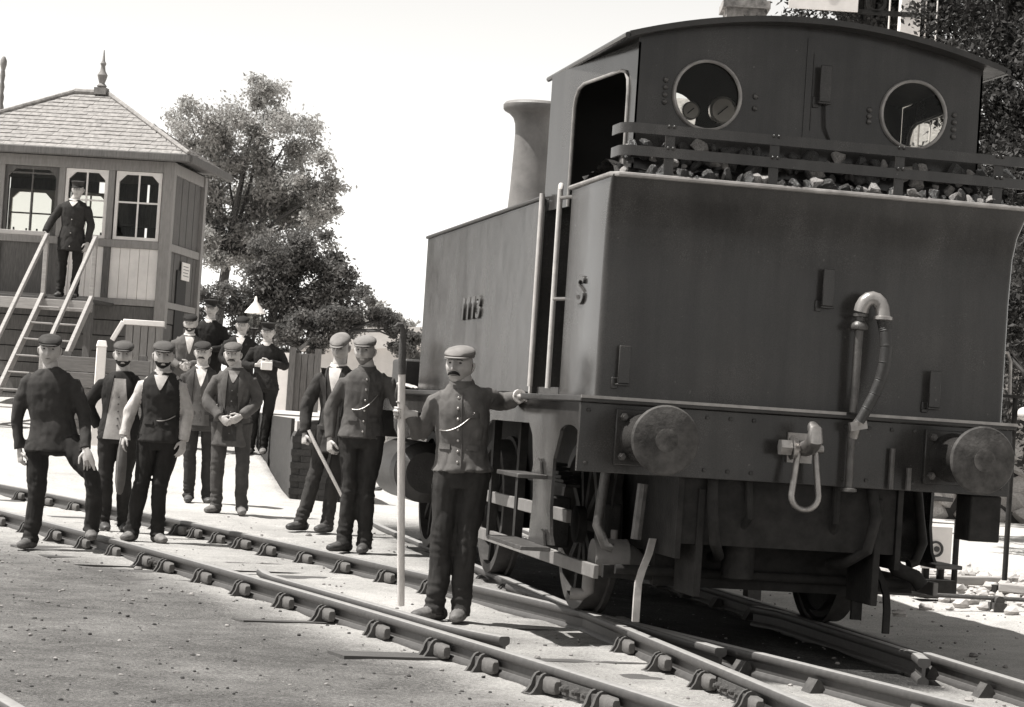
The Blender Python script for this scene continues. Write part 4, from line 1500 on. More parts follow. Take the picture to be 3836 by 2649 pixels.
    if open_:
        patch('waistcoat', lambda u, v: ((2 * u - 1) * lerp(open_[0], open_[1], v), lerp(hz + .05 if hem is not None and hem < .78 else hz, sc_.z + .0, v)), 9, 14, mats[4], .0045)
        for i in range(5):
            z = lerp(hz + .12, sc_.z - .16, i / 4)
            MB().sphere(onfront(.0, z) + fr_ * .006, .008, 8, 6, (1, .6, 1)).build('button', IRON, body)
    if vneck:
        patch('shirt_front', lambda u, v: ((2 * u - 1) * (.004 + .055 * v ** .8), lerp(vneck, sc_.z + .035, v)), 7, 9, mats[5], .0075)
    if open_:
        for s_ in (-1, 1):
            wz_ = lerp(hz, sc_.z, .45)

            def lap(u, v, s_=s_):
                z = lerp(wz_, sc_.z + .03, v)
                t_ = (z - hz) / (sc_.z - hz)
                e_ = lerp(open_[0], open_[1], t_) + .004
                return (s_ * (e_ + u * (.01 + .055 * sstep(0, .8, v) * (1 if v < .86 else .6))), z)
            patch('lapel', lap, 4, 9, mats[3], .011)
    if buttons and key != 'stairs':
        patch('button_placket', lambda u, v: (.018 + .004 * u, lerp(hz + .02, sc_.z + .0, v)), 2, 12, mats[3], .004)
    if key in ('pole', 'chain', 'clasp', 'openjacket', 'moust', 'sleeves'):
        for s_, zf_ in ((-1, .30), (1, .30), (1, .72)):
            zc = lerp(hz, sc_.z, zf_)
            patch('pocket', lambda u, v, s_=s_, zc=zc: (s_ * (.085 + .03 * (2 * u - 1) * 1.2) + .0, zc + .016 * (2 * v - 1)), 4, 3, mats[4] if key == 'sleeves' and False else mats[3], .007)
    for i in range(buttons):
        z = lerp(sc_.z - .03, hz + .05, i / max(1, buttons - 1))
        p = onfront(.0, z)
        MB().sphere(p, .0085, 8, 6, (1, .6, 1)).build('button', BRASS, body)
    if chain:
        z0, dz, x0, x1 = chain
        pts = []
        for k in range(13):
            u = k / 12
            pts.append(onfront(lerp(x0, x1, u), z0 + dz * (1.4 * u * u - .4 * u)) + fr_ * .004)
        pts = [(pts[max(0, q - 1)] + pts[q] * 2 + pts[min(12, q + 1)]) / 4 for q in range(13)]
        MB().tube(pts, .0042, 6).build('watch_chain', STEEL, body)
    if cuffs:
        for e_, w_ in ((('el', 'wl'),) if key == 'pole' else (('er', 'wr'), ('el', 'wl'))):
            d = (j[w_] - j[e_]).normalized()
            MB().tube([j[w_] - d * .02, j[w_] - d * .005, j[w_] + d * .016, j[w_] + d * .016, j[w_] - d * .004], [.043, .043, .040, .029, .022], 14).build('cuff', mats[5], body)
    return body


person('pole', 'man with moustache leaning on the engine footplate and gripping a long pole', J=.125, T=.030, S=.6, cuffs=True, hat=.22, hair=.02, hem=.89, yaw=-.15, hyaw=-.32, hpitch=-.06, vox=.007, moustache=True,
       poses=('grip', 'flat'), hdir=((-1, -.05, .05), (.85, -.2, -.04)), pnorm=((0, -1, 0), (0, .1, -1)), collar='J', buttons=7, chain=(1.12, .12, -.12, .10), seed=1, boot=mat('dusty_boots', .06, .7, .5, 14, .3, 60, val2=.17))
person('jersey', 'burly man in dark jersey and flat cap with one foot raised on the near rail', J=.05, T=.025, hat=.06, hair=.05, hem=.74, bulk=1.12, yaw=.05, hyaw=.1, vox=.008, poses=('half', 'relaxed'), hdir=(None, (.35, -.35, -.85)), pnorm=(None, (-.2, .6, -.6)), collar=None, seed=2, boot=MATS['dusty_boots'])
person('lightvest', 'man in light grey waistcoat and dark open jacket, hand in pocket, behind the jersey man', J=.022, T=.025, W=.34, S=.4, hat=.10, hair=.03, open_=(.12, .05), hem=.80, hyaw=.1, beard=True, collar=None, seed=3)
person('sleeves', 'man in pale shirt sleeves and dark waistcoat standing between the siding rails', J=.028, T=.020, S=.50, hat=.10, hair=.02, vneck=1.25, sleeve='S', hem=.83, hyaw=.15, beard=True, seed=4, cuffs=True, chain=(1.0, .05, -.02, .13), boot=mat('pale_boots', .09, .7, .5, 14, .3, 60, val2=.22))
person('moust', 'man with bushy moustache in grey waistcoat and jacket, just left of the clasped-hands man', J=.06, T=.028, W=.10, S=.7, hat=.05, hair=.04, open_=(.10, .07), vneck=1.22, hem=.76, moustache=True, seed=5, yaw=.1)
person('clasp', 'man in open grey jacket clasping his hands in front', J=.10, T=.07, W=.05, S=.3, hat=.12, hair=.06, open_=(.07, .05), vneck=1.27, hem=.66, moustache=True, poses=('half', 'half'), hdir=((.75, -.3, -.5), (-.75, -.3, -.5)), pnorm=((.3, .9, 0), (-.3, .9, 0)), seed=6, collar=None, boot=MATS['pale_boots'])
person('openjacket', 'man in dark open jacket with white collar holding a short stick', J=.04, T=.05, W=.04, S=.72, hat=.20, hair=.03, open_=(.05, .07), vneck=1.20, hem=.70, yaw=-.25, hyaw=-.25, hpitch=.25, poses=('grip', 'half'), seed=7)
person('chain', 'bearded man in buttoned jacket with watch chain, hand on the footplate end', J=.095, T=.028, S=.55, hat=.20, hair=.22, hem=.90, yaw=.12, hyaw=-.2, vox=.008, beard=True, poses=('half', 'flat'), hdir=(None, (.6, -.6, -.05)), pnorm=(None, (0, .1, -1)), collar='J', buttons=6, chain=(1.12, .13, -.10, .10), seed=8)
person('far', 'thin man in peaked uniform cap and dark uniform holding a white parcel on the ramp', J=.022, T=.018, S=.6, hat=.03, hatkind='peak', hair=.04, hem=.82, poses=('half', 'half'), hdir=((.8, -.3, .1), (-.8, -.3, -.2)), pnorm=((.3, .9, .2), (-.3, .9, .2)), seed=9, boot=MATS['pale_boots'])
person('stairs', 'uniformed man in peaked cap at the top of the signal box steps', J=.03, T=.022, S=.62, hat=.06, hatkind='peak', hair=.04, hem=.66, vneck=1.27, poses=('grip', 'relaxed'), seed=10, buttons=4)
person('backgrey', 'man in grey jacket and dark cap, arms folded, nearest the signal box corner', J=.11, T=.03, S=.7, hat=.03, hair=.05, vneck=1.18, beard=True, hem=.75, yaw=.2, poses=('half', 'half'), seed=11)
person('backtall', 'tallest man in dark uniform and flat-topped cap standing at the back', J=.02, T=.02, S=.7, hat=.03, hatkind='peak', hair=.03, hem=.8, poses=('half', 'half'), seed=12)
person('backlow', 'short dark-clad man with white collar at the back below the lamp', J=.022, T=.02, S=.7, hat=.03, hair=.03, vneck=1.22, hem=.8, seed=13)

# things the men hold
pl = thing('shunting_pole', 'long pale pole with iron hook held upright beside the leaning man', 'pole', (-1.787, 1.96, -.06))
MB().tube([(0, 0, .0), (-.06, -.13, .6), (-.12, -.255, 1.228), (-.135, -.29, 1.42)], [.022, .023, .023, .021], 12).build('shaft', mat('pale_ash_wood', .66, .7, .25, 6, .3, 60, stretch=(5, 5, .6)), pl)
MB().tube([(-.133, -.285, 1.38), (-.142, -.30, 1.54), (-.147, -.31, 1.64), (-.16, -.315, 1.67), (-.18, -.32, 1.672), (-.195, -.32, 1.655)], [.024, .022, .016, .014, .012, .007], 10).build('iron_hook', RUST, pl)
sk = thing('stick', 'short pale stick held low by the man in the open jacket', 'stick', (-1.60, 8.52, .80))
MB().tube([(-.03, .0, .06), (.02, -.03, -.04), (.16, -.07, -.28), (.30, -.10, -.52)], [.014, .016, .015, .013], 10).build('shaft', MATS['pale_ash_wood'], sk)
pc_ = thing('parcel', 'small white parcel in the hands of the thin uniformed man', 'parcel', (-1.13, 17.62, 1.50))
MB().box((-.07, -.03, -.05), (.07, .03, .05)).build('wrapping', WHITEP, pc_, bevel=.008)
bag = thing('cloth_bag', 'grey cloth bag hanging from the hand of the man in pale sleeves', 'bag', (-3.26, 7.58, .25))
bg_ = MB()
rings = []
for z, rx, ry in ((.47, .015, .015), (.44, .022, .02), (.38, .035, .03), (.25, .043, .035), (.1, .040, .035), (.02, .026, .022), (0, .012, .01)):
    rings.append([(rx * cos(2 * pi * k / 14) * (1 + .1 * sin(3 * k)), ry * sin(2 * pi * k / 14), z) for k in range(14)])
bg_.loft(rings).build('sack', cloth('sack', .13), bag)
rg = thing('cotton_waste', 'pale rag in the left hand of the jersey man with raised knee', 'rag', (-3.60, 5.80, .62))
MB().tube([(0, 0, .04), (.02, -.01, 0), (.05, -.01, -.06), (.07, 0, -.12)], [.018, .024, .02, .006], 10).build('rag', cloth('rag', .55), rg)
# ---------------------------------------------------------------- platform with its brick end
plat = thing('station_platform', 'raised platform with dark rounded brick end wall behind the standing men', 'platform', (0, 0, 0))
PX0, PX1, PY = -1.02, -.30, 15.3


def pxr(y):
    return PX1 + (y - PY) ** 2 / 90


ring_lo, ring_hi = [], []
outl = [(PX0 + .06, PY + .02), (PX1, PY + .02)] + [(min(pxr(PY + 4 * i), 3.0), PY + 4 * i) for i in range(1, 7)] + [(PX0 + .06, PY + 24)]
MB().loft([[(x, y, -.2) for x, y in outl], [(x, y, .86) for x, y in outl]]).build('surface', mat('trodden_platform', .45, .95, .2, 4, .4, 40), plat)
br = MB().obox((0, 0, 0), (.1145, 0, 0), (0, .05, 0), (0, 0, .0355)).mesh('brick', BRICK)
rnd = [(PX0 + .02, -.2), (PX1, -.2), (PX1, .885)] + [(PX0 + .32 - .30 * sin(pi / 2 * k / 8), .605 + .28 * cos(pi / 2 * k / 8)) for k in range(9)]
MB().plate(rnd, [], lambda u, v, w: (u, PY - .035 + w, v), .3).build('wall_core', MORTAR, plat)
MB().box((PX0 + .02, PY + .266, -.2), (PX0 + .059, PY + 7.5, .885)).build('side_wall', BRICK, plat)
for c in range(13):
    z = -.10 + .075 * c
    # the top corner is rounded
    cut = .0 if z < .6 else .30 * (1 - sqrt(max(0, 1 - ((z - .6) / .28) ** 2)))
    x = PX0 + cut + (.115 if c % 2 else .0)
    k = 0
    while x < PX1 - .05:
        o = put('brick', br, plat, loc=(x + .12, PY - .012 + random.uniform(-.003, .003), z), rot=(0, random.uniform(-.01, .01), random.uniform(-.02, .02)))
        x += .235

# ---------------------------------------------------------------- signal box
SO = Vector((-2.21, 21.65, 0))
sbx = thing('signal_box', 'wooden signal box with pale hipped slate roof, finial and white-framed windows', 'signal box', SO, -radians(16.5))
WID, DEP = 3.4, 2.2
Z0, ZS, ZE = .5, 2.3, 4.33            # ground, floor, top of wall


def box(name, lo, hi, m, parent=None, bevel=.006):
    return MB().box(lo, hi).build(name, m, parent or sbx, bevel=bevel)


# corner posts and rails
for a_, b_ in ((-.16, 0), (-WID, 0), (-.16, DEP - .16), (-WID, DEP - .16)):
    box('corner_post', (a_, b_, Z0), (a_ + .16, b_ + .16, ZE), GREYP)
for z0, z1, nm in ((4.17, 4.33, 'head_rail'), (3.08, 3.19, 'sill_rail'), (2.27, 2.36, 'floor_rail')):
    box(nm, (-WID + .16, .02, z0), (-.16, .14, z1), GREYP)
    box(nm, (-WID + .16, DEP - .14, z0), (-.16, DEP - .02, z1), GREYP)
    for x in (-.14, -WID + .02):
        box(nm, (x, .16, z0), (x + .12, DEP - .16, z1), GREYP)
for a_ in (-.905, -1.62, -2.50):
    if a_ < -2:
        pass
    box('stud', (a_ - .05, .03, 2.36), (a_ + .05, .13, 3.08), DARKW)
    box('mullion', (a_ - .045, .03, 3.19), (a_ + .045, .13, 4.17), GREYP)
# panels under the windows
for x0, x1 in ((-.855, -.16), (-1.57, -.955)):
    nb_ = 5
    for k in range(nb_):
        a_, b_ = lerp(x0, x1, k / nb_), lerp(x0, x1, (k + 1) / nb_)
        box('panel_board', (a_ + .002, .055 + .004 * (k % 2), 2.36), (b_ - .002, .09, 3.08), CREAM, bevel=.004)
for x0, x1, m in ( (-2.45, -1.67, DARKW), (-WID + .16, -2.55, DARKW)):
    box('panel', (x0, .06, 2.36), (x1, .09, 3.08), m, bevel=0)
for x0, x1 in ((-.855, -.16), (-1.57, -.955), (-2.45, -1.67), (-WID + .16, -2.55)):
    box('panel', (x0, DEP - .09, 2.36), (x1, DEP - .06, 3.08), DARKW, bevel=0)


def window(x0, x1, z0, z1, y, paint, mid=.55):
    """sash with clipped top corners, glazing bars and pane"""
    c = .10
    w = .045
    out = [(x0, z0), (x1, z0), (x1, z1), (x0, z1)]
    inn = [(x0 + w, z0 + w), (x1 - w, z0 + w), (x1 - w, z1 - w - c), (x1 - w - c, z1 - w), (x0 + w + c, z1 - w), (x0 + w, z1 - w - c)]
    f_ = MB().plate(out, [inn], lambda u, v, t_: (u, y + t_, v), .05).build('window', paint, sbx)
    zm = lerp(z0, z1, mid)
    MB().box(((x0 + x1) / 2 - .012, y + .012, z0 + w), ((x0 + x1) / 2 + .012, y + .035, z1 - w)).build('glazing_bar', paint, f_)
    MB().box((x0 + w, y + .014, zm - .012), (x1 - w, y + .033, zm + .012)).build('glazing_bar', paint, f_)
    MB().box((x0 + w, y + .022, z0 + w), (x1 - w, y + .026, z1 - w)).build('pane', glass(), f_)


window(-.84, -.18, 3.195, 4.165, .05, WHITEP)
window(-1.57, -.955, 3.195, 4.165, .05, WHITEP)
window(-2.45, -1.67, 3.195, 4.165, .07, DARKW, .9)
for x0, x1 in ((-2.05, -1.45), (-3.0, -2.30)):
    window(x0, x1, 3.195, 4.0, DEP - .11, WHITEP)
for x0, x1 in ((-.86, -.16), (-1.43, -.90), (-2.28, -2.07), (-WID + .16, -3.02)):
    box('panel', (x0, DEP - .09, 3.19), (x1, DEP - .06, 4.17), DARKW, bevel=0)
box('panel', (-3.0, DEP - .09, 4.0), (-1.64, DEP - .06, 4.17), DARKW, bevel=0)
box('panel', (-WID + .16, .06, 3.19), (-2.55, .09, 4.17), GREYP, bevel=0)
# side wall boards towards the track
for i in range(9):
    y = .17 + i * .207
    box('board', (-.10, y, 3.19), (-.055 + .006 * (i % 2), y + .20, 4.17), DARKW)
    box('board', (-.10, y, 2.36), (-.06 + .006 * ((i + 1) % 2), y + .20, 3.08), DARKW)
    box('board', (-WID + .055, y, 2.36), (-WID + .10, y + .20, 4.17), DARKW)
box('door', (-.055, .75, 1.1), (-.03, 1.35, 2.85), INTER)
nt = box('notice', (-.03, .95, 2.72), (-.012, 1.45, 2.98), WHITEP)
for k in range(4):
    MB().box((-.011, 1.02, 2.78 + .045 * k), (-.009, 1.38 - .05 * (k % 2), 2.79 + .045 * k)).build('line_of_print', EYE, nt)
# lower stage
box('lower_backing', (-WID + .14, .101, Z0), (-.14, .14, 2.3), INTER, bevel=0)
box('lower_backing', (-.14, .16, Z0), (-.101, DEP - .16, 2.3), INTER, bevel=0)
for i in range(8):
    z = Z0 + i * .222
    if z + .21 < 2.28:
        box('plank', (-WID + .16, .055 + .006 * (i % 2), z), (-.16, .10, z + .21), DARKW)
        box('plank', (-.10, .16, z), (-.055 + .006 * (i % 2), DEP - .16, z + .21), DARKW)
box('floor', (-WID + .1, .1, 2.22), (-.1, DEP - .1, 2.27), TIMBER)
box('ceiling', (-WID + .05, .05, 4.335), (-.05, DEP - .05, 4.36), INTER)
lv = MB()
for i in range(9):
    x = -2.6 + .16 * i
    lv.tube([(x, 1.35, 2.27), (x, 1.2 - .1 * (i % 3 == 0), 3.35)], .014, 6)
lv.build('lever_frame', STEEL, sbx)
box('block_shelf', (-1.4, 1.65, 3.5), (-.3, 1.9, 3.53), DARKW)
for i in range(2):
    box('block_instrument', (-1.3 + .5 * i, 1.68, 3.53), (-1.05 + .5 * i, 1.86, 3.85), DARKW)
# roof
ov = .34
EX0, EX1, EY0, EY1, EZ, AZ = -WID - ov, ov - .07, -ov, DEP + ov - .1, 4.40, 5.36
ax_, ay_ = -1.45, DEP / 2
rb = MB()
rb.add([(EX0, EY0, EZ), (EX1, EY0, EZ), (EX1, EY1, EZ), (EX0, EY1, EZ), (ax_ - .38, ay_, AZ), (ax_ + .12, ay_, AZ)],
       [(0, 1, 5, 4), (1, 2, 5), (2, 3, 4, 5), (3, 0, 4), (3, 2, 1, 0)])
roofb = rb.build('roof', DARKW, sbx)
for lo, hi in (((EX0 - .03, EY0 - .05, EZ - .10), (EX1 + .03, EY0, EZ + .02)), ((EX1, EY0, EZ - .10), (EX1 + .05, EY1, EZ + .02)), ((EX0 - .05, EY0, EZ - .10), (EX0, EY1, EZ + .02))):
    MB().box(lo, hi).build('gutter', DARKW, roofb, bevel=.02)
# slates in overlapping courses
slates = MB()
rs = random.Random(5)


def slate_face(A, B, Cc, D, w=.15, hgt=.115):
    """eaves A-B, ridge D-Cc"""
    A, B, Cc, D = Vector(A), Vector(B), Vector(Cc), Vector(D)
    up_ = ((D + Cc) / 2 - (A + B) / 2)
    n_ = int(up_.length / hgt)
    nrm = (B - A).cross(up_).normalized()
    if nrm.z < 0:
        nrm = -nrm
    for i in range(n_):
        t0, t1 = i / n_, min(1, (i + 1.25) / n_)
        p0, p1 = A.lerp(D, t0), B.lerp(Cc, t0)
        L = (p1 - p0).length
        m_ = max(1, int(L / w))
        d = (p1 - p0).normalized()
        off = (w / 2 if i % 2 else 0)
        for k in range(m_ + 1):
            s0, s1 = max(0, k * w - off + .002), min(L, (k + 1) * w - off - .002)
            if s1 - s0 < .04:
                continue
            lift = .006 + .008 * rs.random()
            q0, q1 = p0 + d * s0, p0 + d * s1
            u_ = up_ / n_ * 1.2
            f1 = lambda q: q + (A.lerp(D, t1) - A.lerp(D, t0)).dot(d) * d * 0
            e0, e1 = max((A.lerp(D, t1) - p0).dot(d), s0), min((B.lerp(Cc, t1) - p0).dot(d), s1)
            if e1 <= e0:
                e0 = e1 = (e0 + e1) / 2
            r0, r1 = p0 + d * e0 + up_ * (t1 - t0), p0 + d * e1 + up_ * (t1 - t0)
            top = [q0 + nrm * (lift + .008), q1 + nrm * (lift + .008), r1 + nrm * .006, r0 + nrm * .006]
            bot = [q0 + nrm * lift * .4, q1 + nrm * lift * .4, r1, r0]
            slates.add(bot + top, [(4, 5, 6, 7), (0, 1, 5, 4), (1, 2, 6, 5), (3, 0, 4, 7)])


ea = [(EX0, EY0 - .03, EZ), (EX1, EY0 - .03, EZ), (EX1, EY1, EZ), (EX0, EY1, EZ)]
a0, a1 = (ax_ - .38, ay_, AZ), (ax_ + .12, ay_, AZ)
slate_face(ea[0], ea[1], a1, a0)
slate_face((EX1 + .02, EY0, EZ), (EX1 + .02, EY1, EZ), a1, a1)
slate_face((EX0 - .02, EY0, EZ), (EX0 - .02, EY1, EZ), a0, a0)
slate_face(ea[3], ea[2], a1, a0)
slates.build('slates', SLATE, roofb, kind='stuff')
for p, q in ((ea[1], a1), (ea[0], a0)):
    MB().tube([Vector(p) + Vector((0, 0, .03)), Vector(q) + Vector((0, 0, .03))], .035, 8).build('hip_roll', SLATE, roofb)
MB().tube([Vector(a0) + Vector((0, 0, .03)), Vector(a1) + Vector((0, 0, .03))], .045, 8).build('ridge_roll', SLATE, roofb)
fx = ax_ + .02
MB().box((fx - .09, ay_ - .09, AZ + .0), (fx + .09, ay_ + .09, AZ + .10)).lathe([(.05, .10), (.075, .13), (.04, .17), (.06, .23), (.075, .29), (.04, .35), (.03, .42), (.045, .46), (.022, .50), (.006, .66)], (fx, ay_, AZ), (0, 0, 1), 14).build('finial', mat('weathered_wood', .2, .8, .3, 10), roofb)
MB().lathe([(.05, 4.6), (.05, 5.15), (.035, 5.2), (.045, 5.3), (.03, 5.36), (.042, 5.45), (.028, 5.52), (.04, 5.62), (.03, 5.7), (.05, 5.78), (.05, 5.84), (.02, 5.9)], (-3.05, 1.5, 0), (0, 0, 1), 12).build('stove_pipe', mat('weathered_wood', .2), roofb)
# landing and steps: part of the box
box('landing', (-2.75, -1.12, 2.24), (-.74, .0, 2.285), TIMBER)
box('landing_beam', (-2.75, -1.16, 2.10), (-.74, -1.121, 2.25), mat('pale_timber', .33, .8, .25, 5, .4, 40, stretch=(1, 10, 10)))
for a_ in (-2.7, -.80):
    box('landing_post', (a_ - .05, -1.1, .4), (a_ + .05, -1.0, 2.24), DARKW)
PT = MATS['pale_timber']
for a_ in (-1.45, -.77):
    MB().bar((a_, -1.1, 2.28), (a_, -3.35, .55), .05, .13).build('stringer', PT, sbx, bevel=.006)
    MB().bar((a_, -1.12, 3.12), (a_, -3.3, 1.42), .05, .065).build('handrail', PT, sbx, bevel=.008)
    MB().bar((a_, -1.1, 2.28), (a_, -1.1, 3.15), .06, .06, (0, 1, 0)).build('newel', PT, sbx, bevel=.006)
    MB().bar((a_, -3.28, .5), (a_, -3.28, 1.45), .06, .06, (0, 1, 0)).build('newel', PT, sbx, bevel=.006)
for k in range(7):
    t_ = (k + .7) / 7.6
    y, z = lerp(-1.1, -3.35, t_), lerp(2.28, .55, t_)
    box('tread', (-1.425, y - .07, z), (-.795, y + .07, z + .022), PT)
MB().bar((-2.7, -1.1, 3.14), (-1.48, -1.1, 3.14), .05, .06).build('handrail', PT, sbx, bevel=.006)

# things round the foot of the signal box
bn = thing('timber_bin', 'boarded timber bin with white-edged sloping top by the signal box corner', 'bin', (-2.6, 19.25, .5), -radians(12))
for i in range(5):
    MB().box((-.23 + i * .098, -.02 + .004 * (i % 2), 0), (-.14 + i * .098, .02, 1.44)).build('board', GREYP, bn, bevel=.004)
MB().box((-.25, .02, 0), (.25, .6, 1.42)).build('carcass', DARKW, bn)
MB().bar((-.27, -.03, 1.47), (.27, -.03, 1.47), .05, .07).build('top_edge', WHITEP, bn, bevel=.006)
MB().bar((-.27, -.03, 1.47), (-.40, -.03, 1.22), .05, .06).build('top_edge', WHITEP, bn, bevel=.006)
wp = thing('white_post', 'short white-topped post beside the timber boarding', 'post', (-3.17, 17.85, .35))
MB().box((-.06, -.06, 0), (.06, .06, 1.25)).loft([[(-.07, -.07, 1.25), (.07, -.07, 1.25), (.07, .07, 1.25), (-.07, .07, 1.25)], [(-.05, -.05, 1.33), (.05, -.05, 1.33), (.05, .05, 1.33), (-.05, .05, 1.33)]]).build('shaft', WHITEP, wp, bevel=.008)
tf = thing('timber_boarding', 'low wall of horizontal dark boards below the signal box steps', 'fence', (-3.0, 17.95, .3), -radians(12))
for i in range(6):
    MB().box((-.75, -.02 + .012 * (i % 2), i * .195), (.45, .03, i * .195 + .185)).build('board', mat('grey_boards', .14, .85, .3, 6, .4, 50, stretch=(1, 10, 10)), tf, bevel=.005)
for x in (-.6, .35):
    MB().box((x - .05, .03, 0), (x + .05, .12, 1.22)).build('post', DARKW, tf)

# platform lamp
lp = thing('platform_lamp', 'gas lamp with pale conical top on a dark post behind the men', 'lamp', (-.36, 27.9, .86))
MB().lathe([(.07, 0), (.07, .12), (.04, .2), (.03, 1.3), (.045, 1.33), (.03, 1.37)], (0, 0, 0), (0, 0, 1), 14).build('post', UNDER, lp)
MB().lathe([(.08, 1.38), (.15, 1.62)], (0, 0, 0), (0, 0, 1), 4, cap=True).build('lantern', glass(), lp)
for k in range(4):
    a_ = pi / 2 * k
    MB().bar((.08 * cos(a_), .08 * sin(a_), 1.38), (.15 * cos(a_), .15 * sin(a_), 1.63), .014, .014).build('lantern_bar', UNDER, lp)
MB().lathe([(.18, 1.63), (.17, 1.65), (.03, 1.83), (.02, 1.9), (.005, 1.92)], (0, 0, 0), (0, 0, 1), 16).build('top', WHITEP, lp)

# boarded gate and pale station building far behind
gt = thing('boarded_gate', 'tall dark boarded gate between posts at the back of the platform', 'gate', (1.2, 32.6, .8), -radians(10))
MB().box((-.3, .02, 0), (.06, .05, 1.13)).build('backing', INTER, gt)
for i in range(3):
    MB().box((-.30 + i * .12, -.02, 0), (-.19 + i * .12, .02, 1.16)).build('board', DARKW, gt)
for x in (-.36, .12):
    MB().box((x - .06, -.06, 0), (x + .06, .06, 1.26)).build('post', DARKW, gt)
MB().box((-.80, -.03, 0), (-.42, .03, 1.15)).build('side_panel', CREAM, gt)
hs = thing('station_building', 'pale rendered station building with dark window and low roof in the distance', 'building', (3.6, 42.6, .6), -radians(11))
MB().box((-1.3, 0, 0), (2.1, 4, 1.9)).build('wall', mat('pale_render', .6, .85, .12, 3, .2, 30), hs)
MB().add([(-1.5, -.15, 1.6), (2.3, -.15, 1.95), (2.3, 4.1, 1.95), (-1.5, 4.1, 1.6), (-.9, -.15, 2.15), (2.3, -.15, 2.42), (2.3, 4.1, 2.42), (-.9, 4.1, 2.15)], [(0, 1, 5, 4), (1, 2, 6, 5), (2, 3, 7, 6), (3, 0, 4, 7), (4, 5, 6, 7), (0, 3, 2, 1)]).build('roof', MATS['pale_render'], hs)
wn = MB().box((1.0, -.03, .85), (1.5, -.005, 1.75)).build('window', DARKW, hs)
MB().box((1.05, -.045, .9), (1.45, -.035, 1.7)).build('pane', INTER, wn)
MB().bar((-1.5, -.17, 1.62), (-.9, -.17, 2.18), .04, .09).build('barge_board', DARKW, hs)

# brick house whose chimney shows above the cab roof
ho = thing('brick_house', 'brick house behind the engine, only its chimney stack showing over the cab', 'house', (6.3, 22.6, 0), -radians(12))
MB().box((-.9, 0, 0), (3.5, 5, 4.6)).build('wall', BRICK, ho)
MB().add([(-1.1, -.2, 4.6), (3.7, -.2, 4.6), (3.7, 5.2, 4.6), (-1.1, 5.2, 4.6), (-1.1, 2.5, 6.4), (3.7, 2.5, 6.4)], [(0, 1, 5, 4), (2, 3, 4, 5), (1, 2, 5), (3, 0, 4), (3, 2, 1, 0)]).build('roof', SLATE, ho)
MB().box((-.3, -.05, 4.4), (.3, .7, 7.9)).box((-.36, -.11, 7.5), (.36, .76, 7.62)).build('chimney_stack', mat('patchy_stack', .16, .9, .7, 5, .5, 30, val2=.5), ho)
for x in (.1, 2.2):
    w_ = MB().box((x - .45, -.04, 1.2), (x + .45, .0, 2.7)).build('window', WHITEP, ho)
    MB().box((x - .38, -.055, 1.28), (x + .38, -.045, 2.62)).build('pane', INTER, w_)

# semaphore signal above the cab roof
sg = thing('semaphore_signal', 'white wooden semaphore post with ladder rising behind the cab roof', 'signal', (6.53, 16.2, 0), -radians(12))
MB().loft([[(-s_, -s_, z), (s_, -s_, z), (s_, s_, z), (-s_, s_, z)] for s_, z in ((.17, -.2), (.13, 5), (.115, 8.2))]).build('post', WHITEP, sg)
am = MB().box((-1.55, -.20, 6.42), (-.68, -.165, 6.74)).build('arm', WHITEP, sg)
MB().lathe([(.001, 0), (.07, 0), (.07, .01), (.001, .01)], (-1.02, -.206, 6.62), (0, 1, 0), 16).build('arm_spot', EYE, am)
MB().box((-.68, -.19, 6.40), (.1, -.17, 6.46)).lathe([(.09, 0), (.13, 0), (.13, .02), (.09, .02)], (-.45, -.19, 6.56), (0, 1, 0), 20, cap=False).build('spectacle', UNDER, sg)
for x in (.19, .33):
    MB().tube([(x, -.1, 0), (x, -.1, 8.2)], .012, 6).build('ladder_rail', WHITEP, sg)
for k in range(26):
    MB().cyl((.19, -.1, .3 + .3 * k), (.33, -.1, .3 + .3 * k), .008, n=6).build('rung', UNDER, sg)
MB().tube([(-.26, -.05, 0), (-.26, -.05, 8.2)], .012, 6).build('stay_rod', WHITEP, sg)
MB().box((.0, -.3, 6.0), (.36, .1, 6.06)).build('stage', WHITEP, sg)


# ---------------------------------------------------------------- trees
def leafmat(name, v, tr=.25):
    return mat(name, v, .75, .45, 1.4, transl=tr, spec=.3)


